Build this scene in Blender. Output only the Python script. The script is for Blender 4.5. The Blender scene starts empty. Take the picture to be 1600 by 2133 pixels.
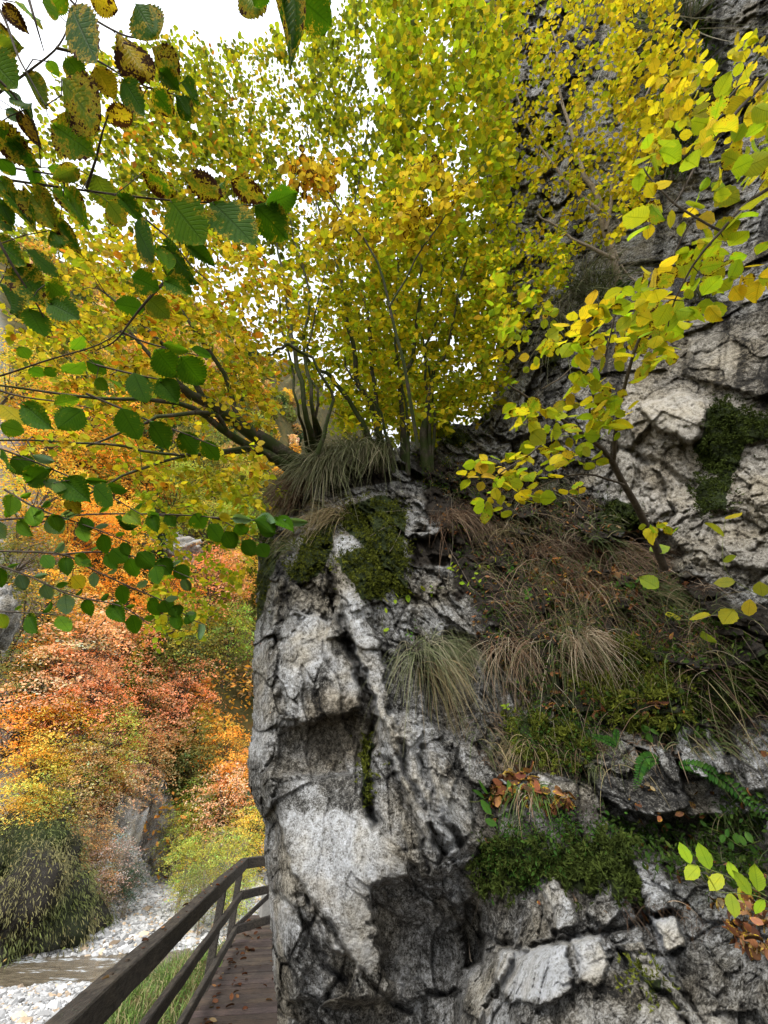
import bpy, math
import numpy as np
from mathutils import Vector

# ------------------------------------------------------------------ camera, sky, sun
S = bpy.context.scene
COL = S.collection
EYE = np.array([0.0, 0.0, 1.75])
FPX = 850.0                                   # focal length in pixels of a 1600 px wide picture (ultra wide phone lens)
PITCH = math.radians(35.4)
SP, CP = math.sin(PITCH), math.cos(PITCH)
cam_d = bpy.data.cameras.new('camera')
cam = bpy.data.objects.new('camera', cam_d); COL.objects.link(cam)
cam.location = EYE
cam.rotation_euler = (math.pi / 2 + PITCH, 0, 0)
cam_d.sensor_fit = 'HORIZONTAL'; cam_d.sensor_width = 36.0
cam_d.lens = 36.0 * FPX / 1600.0
cam_d.clip_start = 0.05; cam_d.clip_end = 2000
S.camera = cam

SUN_EL, SUN_ROT = math.radians(42), math.radians(205)
w = bpy.data.worlds.new('World'); S.world = w; w.use_nodes = True
nt = w.node_tree; nt.nodes.clear()
wo = nt.nodes.new('ShaderNodeOutputWorld'); bg = nt.nodes.new('ShaderNodeBackground')
sky = nt.nodes.new('ShaderNodeTexSky'); sky.sky_type = 'NISHITA'; sky.sun_disc = False
sky.sun_elevation = SUN_EL; sky.sun_rotation = SUN_ROT; sky.dust_density = 3.0
tc = nt.nodes.new('ShaderNodeTexCoord')
ns = nt.nodes.new('ShaderNodeTexNoise'); ns.inputs['Scale'].default_value = 1.6; ns.inputs['Detail'].default_value = 5
nt.links.new(tc.outputs['Generated'], ns.inputs['Vector'])
cr = nt.nodes.new('ShaderNodeValToRGB')
cr.color_ramp.elements[0].position = 0.3; cr.color_ramp.elements[0].color = (6.9, 7.5, 8.3, 1)
cr.color_ramp.elements[1].position = 0.6; cr.color_ramp.elements[1].color = (9.3, 9.4, 9.6, 1)
nt.links.new(ns.outputs['Fac'], cr.inputs['Fac'])
mx = nt.nodes.new('ShaderNodeMix'); mx.data_type = 'RGBA'; mx.inputs[0].default_value = 0.93
nt.links.new(sky.outputs['Color'], mx.inputs[6]); nt.links.new(cr.outputs['Color'], mx.inputs[7])
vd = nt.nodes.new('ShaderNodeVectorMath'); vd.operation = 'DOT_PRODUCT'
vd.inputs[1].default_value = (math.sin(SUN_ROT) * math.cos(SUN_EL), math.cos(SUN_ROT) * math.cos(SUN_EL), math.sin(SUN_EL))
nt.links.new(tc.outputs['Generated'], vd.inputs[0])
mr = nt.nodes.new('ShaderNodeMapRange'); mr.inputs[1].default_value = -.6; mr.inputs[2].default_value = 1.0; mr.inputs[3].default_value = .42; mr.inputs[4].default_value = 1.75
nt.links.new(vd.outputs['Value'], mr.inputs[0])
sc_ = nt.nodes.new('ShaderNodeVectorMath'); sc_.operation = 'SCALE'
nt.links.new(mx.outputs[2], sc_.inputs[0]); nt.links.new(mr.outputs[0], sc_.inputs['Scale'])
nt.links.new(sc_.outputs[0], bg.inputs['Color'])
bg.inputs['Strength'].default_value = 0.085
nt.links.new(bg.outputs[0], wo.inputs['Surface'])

sl = bpy.data.lights.new('sun', 'SUN'); sl.energy = 1.5; sl.angle = math.radians(25); sl.color = (1, 0.97, 0.92)
sun = bpy.data.objects.new('sun', sl); COL.objects.link(sun)
sd = Vector((math.sin(SUN_ROT) * math.cos(SUN_EL), math.cos(SUN_ROT) * math.cos(SUN_EL), math.sin(SUN_EL)))
sun.rotation_euler = sd.to_track_quat('Z', 'Y').to_euler()

S.view_settings.view_transform = 'Standard'; S.view_settings.look = 'None'
S.view_settings.exposure = 1.1; S.view_settings.gamma = 1.0; S.view_settings.use_curve_mapping = False
S.render.engine = 'CYCLES'
S.cycles.max_bounces = 6; S.cycles.diffuse_bounces = 4; S.cycles.transmission_bounces = 4; S.cycles.glossy_bounces = 2
S.cycles.transparent_max_bounces = 4; S.cycles.sample_clamp_indirect = 6

# ------------------------------------------------------------------ maths helpers
R = np.random.default_rng(7)

def ray(u, v):
    u = np.asarray(u, float); v = np.asarray(v, float)
    X = (u - 800) / FPX; V = (1066.5 - v) / FPX
    return np.stack([X, CP - SP * V, SP + CP * V], -1)

def at(u, v, t):                              # the point t metres ahead of the camera seen in direction (u, v)
    return EYE + ray(u, v) * np.asarray(t, float)[..., None]

def proj(P):
    d = np.asarray(P) - EYE
    f = d[..., 1] * CP + d[..., 2] * SP; q = -d[..., 1] * SP + d[..., 2] * CP
    return 800 + FPX * d[..., 0] / f, 1066.5 - FPX * q / f, f

def hsh(ix, iy, iz, seed):
    M = np.uint32
    h = (ix.astype(M) * M(374761393)) ^ (iy.astype(M) * M(668265263)) ^ (iz.astype(M) * M(2147483647 - 58)) ^ M((seed * 974711 + 12345) & 0xffffffff)
    h = (h ^ (h >> M(13))) * M(1274126177); h = (h ^ (h >> M(16))) * M(2246822519); h = h ^ (h >> M(15))
    return h

def rnd(h, k):
    M = np.uint32
    h = (h ^ M((k * 2654435761) & 0xffffffff)) * M(1597334677); h = (h ^ (h >> M(15))) * M(3812015801); h = h ^ (h >> M(14))
    return h.astype(np.float64) / 4294967296.0

def pn(P, seed=0):                            # value-gradient noise, about -1..1
    i = np.floor(P).astype(np.int64); f = P - i
    w_ = f * f * f * (f * (f * 6 - 15) + 10)
    out = 0
    for a in (0, 1):
        for b in (0, 1):
            for c in (0, 1):
                h = hsh(i[:, 0] + a, i[:, 1] + b, i[:, 2] + c, seed)
                g = (rnd(h, 1) * 2 - 1) * (f[:, 0] - a) + (rnd(h, 2) * 2 - 1) * (f[:, 1] - b) + (rnd(h, 3) * 2 - 1) * (f[:, 2] - c)
                out = out + g * (w_[:, 0] if a else 1 - w_[:, 0]) * (w_[:, 1] if b else 1 - w_[:, 1]) * (w_[:, 2] if c else 1 - w_[:, 2])
    return out * 1.7

def fbm(P, o=4, seed=0, g=.5, rid=False):
    r = 0; a = 1
    for k in range(o):
        n = pn(P * 2 ** k + 17.3 * k, seed + k)
        r = r + a * ((1 - 2 * np.abs(n)) if rid else n); a *= g
    return r

def vor(P, seed=0, tilt=.6):                  # cells with a random tilted plane each: (plane height, F2 - F1, cell random)
    i = np.floor(P).astype(np.int64)
    b1 = np.full(len(P), 9e9); b2 = b1.copy(); ht = np.zeros(len(P)); cr_ = np.zeros(len(P))
    for a in (-1, 0, 1):
        for b in (-1, 0, 1):
            for c in (-1, 0, 1):
                j = i + (a, b, c); h = hsh(j[:, 0], j[:, 1], j[:, 2], seed)
                q = P - (j + np.stack([rnd(h, 1), rnd(h, 2), rnd(h, 3)], -1))
                d = (q ** 2).sum(1)
                m = d < b1
                b2 = np.where(m, b1, np.minimum(b2, d))
                pl = (rnd(h, 4) - .5) + tilt * ((rnd(h, 5) - .5) * q[:, 0] + (rnd(h, 6) - .5) * q[:, 1] + (rnd(h, 7) - .5) * q[:, 2]) * 2
                ht = np.where(m, pl, ht); cr_ = np.where(m, rnd(h, 8), cr_); b1 = np.where(m, d, b1)
    return ht, np.sqrt(b2) - np.sqrt(b1), cr_

def ss(a, b, x):
    t = np.clip((x - a) / (b - a), 0, 1); return t * t * (3 - 2 * t)

def seg_d(U, V, pts):                         # distance to a polyline, and which side
    best = np.full(U.shape, 1e9); side = np.zeros(U.shape)
    for (x0, y0), (x1, y1) in zip(pts[:-1], pts[1:]):
        dx, dy = x1 - x0, y1 - y0
        k = np.clip(((U - x0) * dx + (V - y0) * dy) / (dx * dx + dy * dy + 1e-9), 0, 1)
        d = np.hypot(U - x0 - k * dx, V - y0 - k * dy)
        s = np.sign((U - x0) * dy - (V - y0) * dx)
        m = d < best; best = np.where(m, d, best); side = np.where(m, s, side)
    return best, side

def inpoly(U, V, pts):
    c = np.zeros(U.shape, bool); n = len(pts)
    for k in range(n):
        x0, y0 = pts[k]; x1, y1 = pts[(k + 1) % n]
        if y0 == y1: continue
        c ^= ((V < y0) != (V < y1)) & (U < (x1 - x0) * (V - y0) / (y1 - y0) + x0)
    return c

def sdp(U, V, pts):                           # signed distance to polygon, positive inside
    d, _ = seg_d(U, V, list(pts) + [pts[0]])
    return np.where(inpoly(U, V, pts), d, -d)

def nrm(a):
    return a / (np.linalg.norm(a, axis=-1, keepdims=True) + 1e-12)

# ------------------------------------------------------------------ object helpers
def link(name, me, parent=None, mat=None):
    o = bpy.data.objects.new(name, me); COL.objects.link(o)
    if mat: me.materials.append(mat)
    if parent is not None: o.parent = parent
    return o

def tag(o, label=None, cat=None, group=None, kind=None):
    if label: o['label'] = label
    if cat: o['category'] = cat
    if group: o['group'] = group
    if kind: o['kind'] = kind
    return o

def empty(name, loc=(0, 0, 0)):
    o = bpy.data.objects.new(name, None); COL.objects.link(o); o.location = loc; o.empty_display_size = .1
    return o

def mesh(name, V, F, mat, parent=None, smooth=True, attrs=None, loc=None):
    """V (n,3) in world space, F (m,k) or list of such arrays; attrs name -> (n,) or (n,3)"""
    V = np.asarray(V, np.float32)
    if loc is None and parent is not None and parent.type == 'EMPTY': loc = np.array(parent.location)
    if loc is not None: V = V - np.asarray(loc, np.float32)
    Fs = F if isinstance(F, list) else [F]
    me = bpy.data.meshes.new(name)
    me.vertices.add(len(V)); me.vertices.foreach_set('co', V.ravel())
    idx = np.concatenate([np.asarray(f, np.int32).ravel() for f in Fs])
    sizes = np.concatenate([np.full(len(f), f.shape[1], np.int32) for f in Fs])
    st = np.concatenate([[0], np.cumsum(sizes)[:-1]]).astype(np.int32)
    me.loops.add(len(idx)); me.loops.foreach_set('vertex_index', idx)
    me.polygons.add(len(sizes)); me.polygons.foreach_set('loop_start', st); me.polygons.foreach_set('loop_total', sizes)
    me.polygons.foreach_set('use_smooth', np.full(len(sizes), smooth))
    me.update(calc_edges=True)
    for k, a in (attrs or {}).items():
        a = np.asarray(a, np.float32)
        if a.ndim == 1:
            me.attributes.new(k, 'FLOAT', 'POINT').data.foreach_set('value', a)
        else:
            me.attributes.new(k, 'FLOAT_VECTOR', 'POINT').data.foreach_set('vector', a.ravel())
    o = link(name, me, parent, mat)
    if loc is not None and parent is None: o.location = loc
    return o

def tubes(paths, radii, n=5):
    """paths (N,K,3), radii (N,K) -> V, F"""
    paths = np.asarray(paths, float); radii = np.asarray(radii, float)
    N, K, _ = paths.shape
    T = nrm(np.gradient(paths, axis=1))
    ref = np.where(np.abs(T[..., 2:3]) < .9, np.array([0, 0, 1.]), np.array([1., 0, 0]))
    ref = np.broadcast_to(ref[:, :1], T.shape) * 1.0
    A = nrm(np.cross(T, ref)); B = np.cross(T, A)
    th = np.arange(n) * 2 * math.pi / n
    V = paths[:, :, None] + radii[:, :, None, None] * (np.cos(th)[:, None] * A[:, :, None] + np.sin(th)[:, None] * B[:, :, None])
    i = np.arange(N)[:, None, None] * K * n; k = np.arange(K - 1)[None, :, None] * n; j = np.arange(n)[None, None]
    j2 = (j + 1) % n
    F = np.stack([i + k + j, i + k + j2, i + k + n + j2, i + k + n + j], -1).reshape(-1, 4)
    return V.reshape(-1, 3), F

def cat(parts):
    Vs, Fs, o = [], [], 0
    for V, F in parts:
        Vs.append(V); Fs.append(F + o); o += len(V)
    return np.concatenate(Vs), np.concatenate(Fs)

def resample(pts, K):
    """smooth curve through control rows (x,y,z,...)"""
    pts = np.asarray(pts, float); n = len(pts)
    if n == 2: return pts[0] + (pts[1] - pts[0]) * np.linspace(0, 1, K)[:, None]
    s = np.linspace(0, n - 1, K); i = np.clip(s.astype(int), 0, n - 2); f = (s - i)[:, None]
    p = lambda k: pts[np.clip(k, 0, n - 1)]
    a, b, c, d = p(i - 1), p(i), p(i + 1), p(i + 2)
    return .5 * (2 * b + (c - a) * f + (2 * a - 5 * b + 4 * c - d) * f ** 2 + (3 * b - a - 3 * c + d) * f ** 3)

def leaf_template(kind):
    """verts (s, a, z), edge faces; s along 0..1, a across -1..1"""
    if kind == 'big': ns_, na = 25, 5
    elif kind == 'mid': ns_, na = 11, 3
    else: ns_, na = 5, 3
    s = np.linspace(0, 1, ns_)
    wd = np.sin(math.pi * np.clip(s, 0, 1) ** .82) ** .72
    wd[0] = .06; wd[-1] = .0
    if kind == 'big': wd = wd * (1 + .17 * (np.arange(ns_) % 2)); wd[-2] = .16
    if kind == 'mid': wd = wd * (1 + .12 * (np.arange(ns_) % 2)); wd[-2] = .3
    a = np.linspace(-1, 1, na)
    SS, AA = np.meshgrid(s, a, indexing='ij')
    sv = SS + (.035 * np.abs(AA) if kind != 'small' else 0) * (SS > .02)
    z = .10 * np.abs(AA) - .22 * (SS - .35) ** 2
    if kind == 'big': z = z + .018 * np.cos(math.pi * (np.arange(ns_)[:, None] % 2)) * (np.abs(AA) > .3)
    W = wd[:, None] * AA
    V = np.stack([sv, W, z], -1).reshape(-1, 3)
    lv = np.stack([SS, AA], -1).reshape(-1, 2)
    i = np.arange(ns_ - 1)[:, None] * na; j = np.arange(na - 1)[None]
    F = np.stack([i + j, i + j + 1, i + na + j + 1, i + na + j], -1).reshape(-1, 4)
    return V, F, lv
LT = {k: leaf_template(k) for k in ('big', 'mid', 'small')}

def leaves(kind, pos, axis, normal, L, W, col, blight=None, curl=None):
    """batched leaves -> V, F, attrs"""
    T, F, lv = LT[kind]; N = len(pos); m = len(T)
    a = nrm(axis); b = nrm(np.cross(normal, a)); n = np.cross(a, b)
    L = np.broadcast_to(L, N); W = np.broadcast_to(W, N)
    cz = np.ones(N) if curl is None else curl
    V = (pos[:, None] + a[:, None] * (L[:, None] * T[:, 0])[..., None] + b[:, None] * (W[:, None] * .5 * T[:, 1])[..., None]
         + n[:, None] * ((L * cz)[:, None] * T[:, 2])[..., None])
    Fa = (F[None] + (np.arange(N) * m)[:, None, None]).reshape(-1, 4)
    bl = np.zeros(N) if blight is None else np.broadcast_to(blight, N)
    at_ = {'col': np.repeat(col, m, 0), 'lv': np.concatenate([np.tile(lv, (N, 1)), np.repeat(bl, m)[:, None]], 1)}
    return V.reshape(-1, 3), Fa, at_

class Bag:                                    # gathers pieces of ONE mesh
    def __init__(s): s.V = []; s.F = []; s.A = {}; s.n = 0
    def add(s, V, F, A=None):
        s.V.append(V); s.F.append(F + s.n); s.n += len(V)
        for k, a in (A or {}).items(): s.A.setdefault(k, []).append(a)
        return s
    def build(s, name, mat, parent=None, smooth=True, loc=None):
        return mesh(name, np.concatenate(s.V), np.concatenate(s.F), mat, parent, smooth, {k: np.concatenate(a) for k, a in s.A.items()}, loc)

# ------------------------------------------------------------------ materials
def newmat(name):
    m = bpy.data.materials.new(name); m.use_nodes = True; m.node_tree.nodes.clear(); return m, m.node_tree

class NT:
    def __init__(s, t): s.t = t
    def n(s, ty, **kw):
        x = s.t.nodes.new(ty)
        for k, v_ in kw.items(): setattr(x, k, v_)
        return x
    def l(s, a, b): s.t.links.new(a, b)
    def attr(s, name): return s.n('ShaderNodeAttribute', attribute_name=name)
    def set(s, sock, v_):
        if hasattr(v_, 'is_output') or isinstance(v_, bpy.types.NodeSocket): s.l(v_, sock)
        else: sock.default_value = v_
    def math(s, op, a, b=0.0, clamp=False):
        x = s.n('ShaderNodeMath', operation=op, use_clamp=clamp); s.set(x.inputs[0], a); s.set(x.inputs[1], b); return x.outputs[0]
    def noise(s, vec, scale, detail=4, rough=.55, dist=0):
        x = s.n('ShaderNodeTexNoise'); x.inputs['Scale'].default_value = scale; x.inputs['Detail'].default_value = detail
        x.inputs['Roughness'].default_value = rough; x.inputs['Distortion'].default_value = dist
        if vec is not None: s.l(vec, x.inputs['Vector'])
        return x.outputs['Fac']
    def ramp(s, fac, stops):
        x = s.n('ShaderNodeValToRGB'); e = x.color_ramp.elements
        while len(e) < len(stops): e.new(.5)
        for k, (p, c) in enumerate(stops):
            e[k].position = p; e[k].color = (*c, 1) if len(c) == 3 else c
        s.l(fac, x.inputs['Fac']); return x.outputs['Color']
    def mix(s, fac, a, b, mode='MIX'):
        x = s.n('ShaderNodeMix', data_type='RGBA', blend_type=mode)
        s.set(x.inputs[0], fac)
        for q, c in ((6, a), (7, b)): s.set(x.inputs[q], c if isinstance(c, bpy.types.NodeSocket) else (*c, 1) if len(c) == 3 else c)
        return x.outputs[2]
    def smooth(s, v_, a, b):
        x = s.n('ShaderNodeMapRange', interpolation_type='SMOOTHSTEP'); s.set(x.inputs[0], v_); x.inputs[1].default_value = a; x.inputs[2].default_value = b
        return x.outputs[0]
    def out(s, sh, disp=None):
        o = s.n('ShaderNodeOutputMaterial'); s.l(sh, o.inputs['Surface'])
    def bump(s, h, strength, dist=.01):
        b = s.n('ShaderNodeBump'); b.inputs['Strength'].default_value = strength; b.inputs['Distance'].default_value = dist
        s.l(h, b.inputs['Height']); return b.outputs[0]
    def princ(s, col, rough=.8, spec=.3, normal=None):
        p = s.n('ShaderNodeBsdfPrincipled'); s.set(p.inputs['Base Color'], col if isinstance(col, bpy.types.NodeSocket) else (*col, 1))
        s.set(p.inputs['Roughness'], rough); p.inputs['Specular IOR Level'].default_value = spec
        if normal is not None: s.l(normal, p.inputs['Normal'])
        return p.outputs[0]

def mat_rock():
    m, t = newmat('limestone'); N = NT(t)
    geo = N.n('ShaderNodeNewGeometry').outputs['Position']
    tone = N.attr('tone').outputs['Fac']; soil = N.attr('soil').outputs['Fac']; moss = N.attr('moss').outputs['Fac']; wet = N.attr('ochre').outputs['Fac']
    n1 = N.noise(geo, 5, 6, .6); n2 = N.noise(geo, 26, 7, .72); n3 = N.noise(geo, 110, 4, .7); n4 = N.noise(geo, 2.2, 4)
    # tone: 0 black lichen ... 1 bare pale limestone
    a = N.math('ADD', tone, N.math('MULTIPLY', N.math('SUBTRACT', n2, .5), 1.7))
    a = N.math('ADD', a, N.math('MULTIPLY', N.math('SUBTRACT', n3, .5), 1.5))
    a = N.math('ADD', a, N.math('MULTIPLY', N.math('SUBTRACT', n1, .5), .5))
    base = N.ramp(a, [(0.12, (.022, .021, .020)), (0.30, (.10, .094, .082)), (0.48, (.245, .24, .228)), (0.66, (.42, .418, .41)), (0.95, (.66, .67, .69))])
    base = N.mix(N.math('MULTIPLY', N.smooth(n4, .5, .68), .45), base, (.36, .31, .215), 'MULTIPLY') if False else base
    och = N.mix(N.smooth(n4, .42, .66), base, N.mix(1.0, base, (.97, .88, .72), 'MULTIPLY'))
    base = N.mix(wet, och, N.mix(1.0, base, (.72, .60, .42), 'MULTIPLY'))
    # specks of pale crust lichen
    vo = N.n('ShaderNodeTexVoronoi'); vo.inputs['Scale'].default_value = 42; N.l(geo, vo.inputs['Vector'])
    sp = N.math('MULTIPLY', N.math('LESS_THAN', vo.outputs['Distance'], .2), N.smooth(n1, .5, .62))
    base = N.mix(N.math('MULTIPLY', sp, .6), base, (.42, .42, .38))
    so = N.ramp(n2, [(.3, (.010, .008, .006)), (.55, (.03, .023, .016)), (.75, (.075, .06, .042))])
    base = N.mix(N.smooth(N.math('ADD', soil, N.math('MULTIPLY', N.math('SUBTRACT', n2, .5), 1.2)), .35, .65), base, so)
    mo = N.ramp(n3, [(.3, (.010, .016, .004)), (.6, (.035, .05, .010)), (.8, (.07, .085, .018))])
    base = N.mix(N.smooth(N.math('ADD', moss, N.math('MULTIPLY', N.math('SUBTRACT', n2, .5), .9)), .4, .6), base, mo)
    h = N.math('ADD', N.math('MULTIPLY', n2, 1.0), N.math('MULTIPLY', n3, .35))
    N.out(N.princ(base, .82, .25, N.bump(h, 1.0, .045)))
    return m

def mat_leaf(name, trans=.5, veins=True, rough=.45, gain=1.0, spotc=(.05, .02, .008), objcol=False):
    m, t = newmat(name); N = NT(t)
    col = N.attr('col').outputs['Color']
    if objcol:
        oi = N.n('ShaderNodeObjectInfo'); col = N.mix(1.0, col, oi.outputs['Color'], 'MULTIPLY')
    nor = None
    if veins:
        lv = N.n('ShaderNodeSeparateXYZ'); N.l(N.attr('lv').outputs['Vector'], lv.inputs[0])
        s_, a_, b_ = lv.outputs
        ab = N.math('ABSOLUTE', a_)
        rib = N.math('SUBTRACT', 1.0, N.smooth(ab, .02, .07))
        ph = N.math('FRACT', N.math('MULTIPLY', N.math('SUBTRACT', s_, N.math('MULTIPLY', ab, .22)), 11))
        side = N.math('SUBTRACT', 1.0, N.smooth(N.math('ABSOLUTE', N.math('SUBTRACT', ph, .5)), .04, .2))
        vein = N.math('MAXIMUM', rib, N.math('MULTIPLY', side, .55))
        geo = N.n('ShaderNodeNewGeometry').outputs['Position']
        nz = N.noise(geo, 38, 4, .65); nb = N.noise(geo, 190, 3, .6)
        col = N.mix(N.math('MULTIPLY', vein, .6), col, N.mix(1.0, col, (.42, .48, .35), 'MULTIPLY'))
        col = N.mix(N.smooth(nz, .35, .7), col, N.mix(1.0, col, (1.25, 1.12, .8), 'MULTIPLY'))
        q = N.math('ADD', N.math('MULTIPLY', nz, .62), N.math('MULTIPLY', nb, .38))
        q = N.math('ADD', q, N.math('MULTIPLY', N.math('SUBTRACT', ab, .45), .16))
        thr = N.math('MULTIPLY', b_, .275)
        d_ = N.math('ADD', q, N.math('SUBTRACT', thr, .72))
        col = N.mix(N.math('MULTIPLY', N.smooth(d_, -.10, .0), N.math('GREATER_THAN', b_, .01)), col, N.mix(.7, col, (.62, .42, .03)))
        col = N.mix(N.math('MULTIPLY', N.smooth(d_, .0, .035), N.math('GREATER_THAN', b_, .01)), col, spotc)
        nor = N.bump(vein, .35, .004)
    p = N.princ(col, rough + .1, .06, nor)
    tr = N.n('ShaderNodeBsdfTranslucent')
    tc_ = N.mix(1.0, col, (1.15 * gain, 1.1 * gain, .55 * gain), 'MULTIPLY'); N.l(tc_, tr.inputs[0])
    ms = N.n('ShaderNodeMixShader'); ms.inputs[0].default_value = trans
    N.l(p, ms.inputs[1]); N.l(tr.outputs[0], ms.inputs[2])
    N.out(ms.outputs[0]); return m

def mat_bark(name, c1, c2, moss=0.0):
    m, t = newmat(name); N = NT(t)
    geo = N.n('ShaderNodeNewGeometry').outputs['Position']
    n1 = N.noise(geo, 22, 6, .7); n2 = N.noise(geo, 7, 4)
    c = N.ramp(n1, [(.3, c1), (.7, c2)])
    if moss: c = N.mix(N.smooth(n2, .62 - moss * .3, .68 - moss * .15), c, (.035, .048, .012))
    N.out(N.princ(c, .85, .2, N.bump(n1, .6, .01))); return m

def mat_plain(name, rough=.8, spec=.2, trans=0.0):
    m, t = newmat(name); N = NT(t)
    col = N.attr('col').outputs['Color']
    p = N.princ(col, rough, spec)
    if trans:
        tr = N.n('ShaderNodeBsdfTranslucent'); N.l(col, tr.inputs[0]); ms = N.n('ShaderNodeMixShader'); ms.inputs[0].default_value = trans
        N.l(p, ms.inputs[1]); N.l(tr.outputs[0], ms.inputs[2]); p = ms.outputs[0]
    N.out(p); return m

M_ROCK = mat_rock()
M_LEAF = mat_leaf('leaf_near', .5)
M_LEAFC = mat_leaf('leaf_canopy', .5)
M_LEAFB = mat_leaf('leaf_far', .35, veins=False, rough=.7, objcol=True)
M_LEAFP = mat_leaf('leaf_bank', .3, veins=False, rough=.7)
M_DEAD = mat_leaf('leaf_dead', .15, rough=.7)
M_BARK = mat_bark('bark_brown', (.025, .018, .012), (.11, .085, .06))
M_BARKM = mat_bark('bark_mossy', (.022, .018, .012), (.10, .085, .06), .8)
M_TWIG = mat_bark('twig_pale', (.16, .12, .085), (.36, .30, .23))
M_BLADE = mat_plain('grass_blade', .6, .3, .3)
M_MOSS = mat_plain('moss_cushion', .9, .1, .15)

# ------------------------------------------------------------------ rock: one sheet of limestone with its own depth
OUT = [(640, 2600), (600, 2300), (577, 2133), (575, 2080), (567, 2034), (565, 1948), (560, 1880), (553, 1811), (548, 1766), (551, 1718), (538, 1690), (527, 1668), (517, 1639),
       (514, 1580), (521, 1545), (524, 1519), (527, 1450), (526, 1500), (524, 1387), (528, 1331), (534, 1275), (532, 1237), (537, 1162), (536, 1120), (548, 1095), (575, 1068), (600, 1040),
       (618, 1010), (640, 985), (668, 955), (700, 938), (740, 930), (790, 940), (815, 938), (845, 922), (875, 905), (905, 893), (945, 880), (975, 885), (1005, 865),
       (1022, 840), (1035, 760), (1030, 620), (1010, 420), (990, 200), (960, 0), (930, -420), (2300, -420), (2300, 2600)]
OUT = [p for k, p in enumerate(OUT) if not (p == (526, 1500) or False)]
YC = [  # control points: u, v, world Y of the face
    (560, 1200, 3.75), (560, 1450, 3.6), (545, 1600, 3.55), (600, 1750, 3.35), (620, 2000, 3.3), (640, 2133, 3.45), (700, 2400, 3.5),
    (640, 1080, 3.9), (700, 1120, 3.6), (700, 1300, 3.45), (690, 1450, 3.35), (690, 1560, 3.5), (700, 1700, 3.3), (720, 1900, 3.2), (780, 2080, 3.35),
    (740, 960, 4.2), (850, 1000, 4.3), (820, 1150, 3.7), (830, 1350, 3.4), (850, 1550, 3.2), (880, 1730, 3.05), (880, 1950, 3.4), (900, 2120, 3.4), (950, 2400, 3.2),
    (950, 960, 4.7), (960, 1080, 4.1), (980, 1250, 3.7), (980, 1450, 3.45), (970, 1650, 3.1), (990, 1850, 3.2), (985, 2000, 3.3), (1000, 2120, 2.9),
    (1100, 1000, 4.4), (1150, 1150, 3.8), (1150, 1350, 3.35), (1120, 1550, 3.1), (1110, 1700, 2.85), (1120, 1850, 2.8), (1130, 2020, 2.5), (1130, 2200, 2.35),
    (1300, 1080, 3.7), (1300, 1250, 3.3), (1280, 1450, 2.95), (1300, 1620, 2.75), (1300, 1750, 2.6), (1300, 1950, 2.35), (1300, 2150, 2.1),
    (1450, 1150, 2.95), (1480, 1300, 2.75), (1470, 1500, 2.55), (1470, 1700, 2.6), (1480, 1850, 2.2), (1500, 2050, 1.95), (1650, 1400, 2.4), (1650, 1700, 2.3), (1650, 2000, 1.75),
    (2100, 1500, 1.6), (2100, 2200, 1.3), (1600, 2500, 1.6), (2200, 1000, 1.4)]
TCN = [(1050, 880, 7.0), (1060, 700, 7.6), (1150, 850, 5.6), (1120, 560, 8.0), (1180, 700, 6.3), (1250, 900, 4.9), (1300, 1000, 4.6), (1300, 800, 4.9), (1400, 900, 4.2), (1420, 700, 4.9), (1500, 1000, 3.7), (1600, 900, 3.6), (1600, 600, 4.4),
       (1500, 500, 5.6), (1300, 500, 6.8), (1200, 350, 8.0), (1100, 200, 9.4), (1300, 150, 8.2), (1000, 0, 11), (1250, -200, 9.5), (1500, 100, 6.8), (1600, -200, 6.8), (1500, 300, 6.2), (1750, 500, 4.2),
       (2200, 600, 2.8), (2100, 0, 4.5), (2200, -400, 4.5), (900, -400, 12.5)]
cp = [(u, v, y / ray(u, v)[1]) for u, v, y in YC] + TCN
cp = np.array(cp, float)
def tps_fit(P, z, lam=.002):
    n = len(P); d = np.hypot(P[:, None, 0] - P[None, :, 0], P[:, None, 1] - P[None, :, 1]) / 500
    K = d ** 2 * np.log(d + 1e-9) + lam * np.eye(n); Q = np.c_[np.ones(n), P / 500]
    A = np.block([[K, Q], [Q.T, np.zeros((3, 3))]]); return np.linalg.solve(A, np.r_[z, 0, 0, 0])
TW = tps_fit(cp[:, :2], np.log(cp[:, 2]))
def tps(U, V):
    r = TW[-3] + TW[-2] * U / 500 + TW[-1] * V / 500
    for k in range(len(cp)):
        d2 = ((U - cp[k, 0]) ** 2 + (V - cp[k, 1]) ** 2) / 250000
        r = r + TW[k] * d2 * .5 * np.log(d2 + 1e-12)
    return np.exp(r)

gu = np.concatenate([np.arange(500, 1606, 2.5), np.arange(1610, 2300, 12)])
gv = np.concatenate([np.arange(-420, -5, 12), np.arange(-2, 2142, 2.5), np.arange(2146, 2600, 12)])
GU, GV = np.meshgrid(gu, gv)                  # rows v, cols u
T0 = tps(GU, GV)
W0 = at(GU, GV, T0).reshape(-1, 3)
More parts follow.
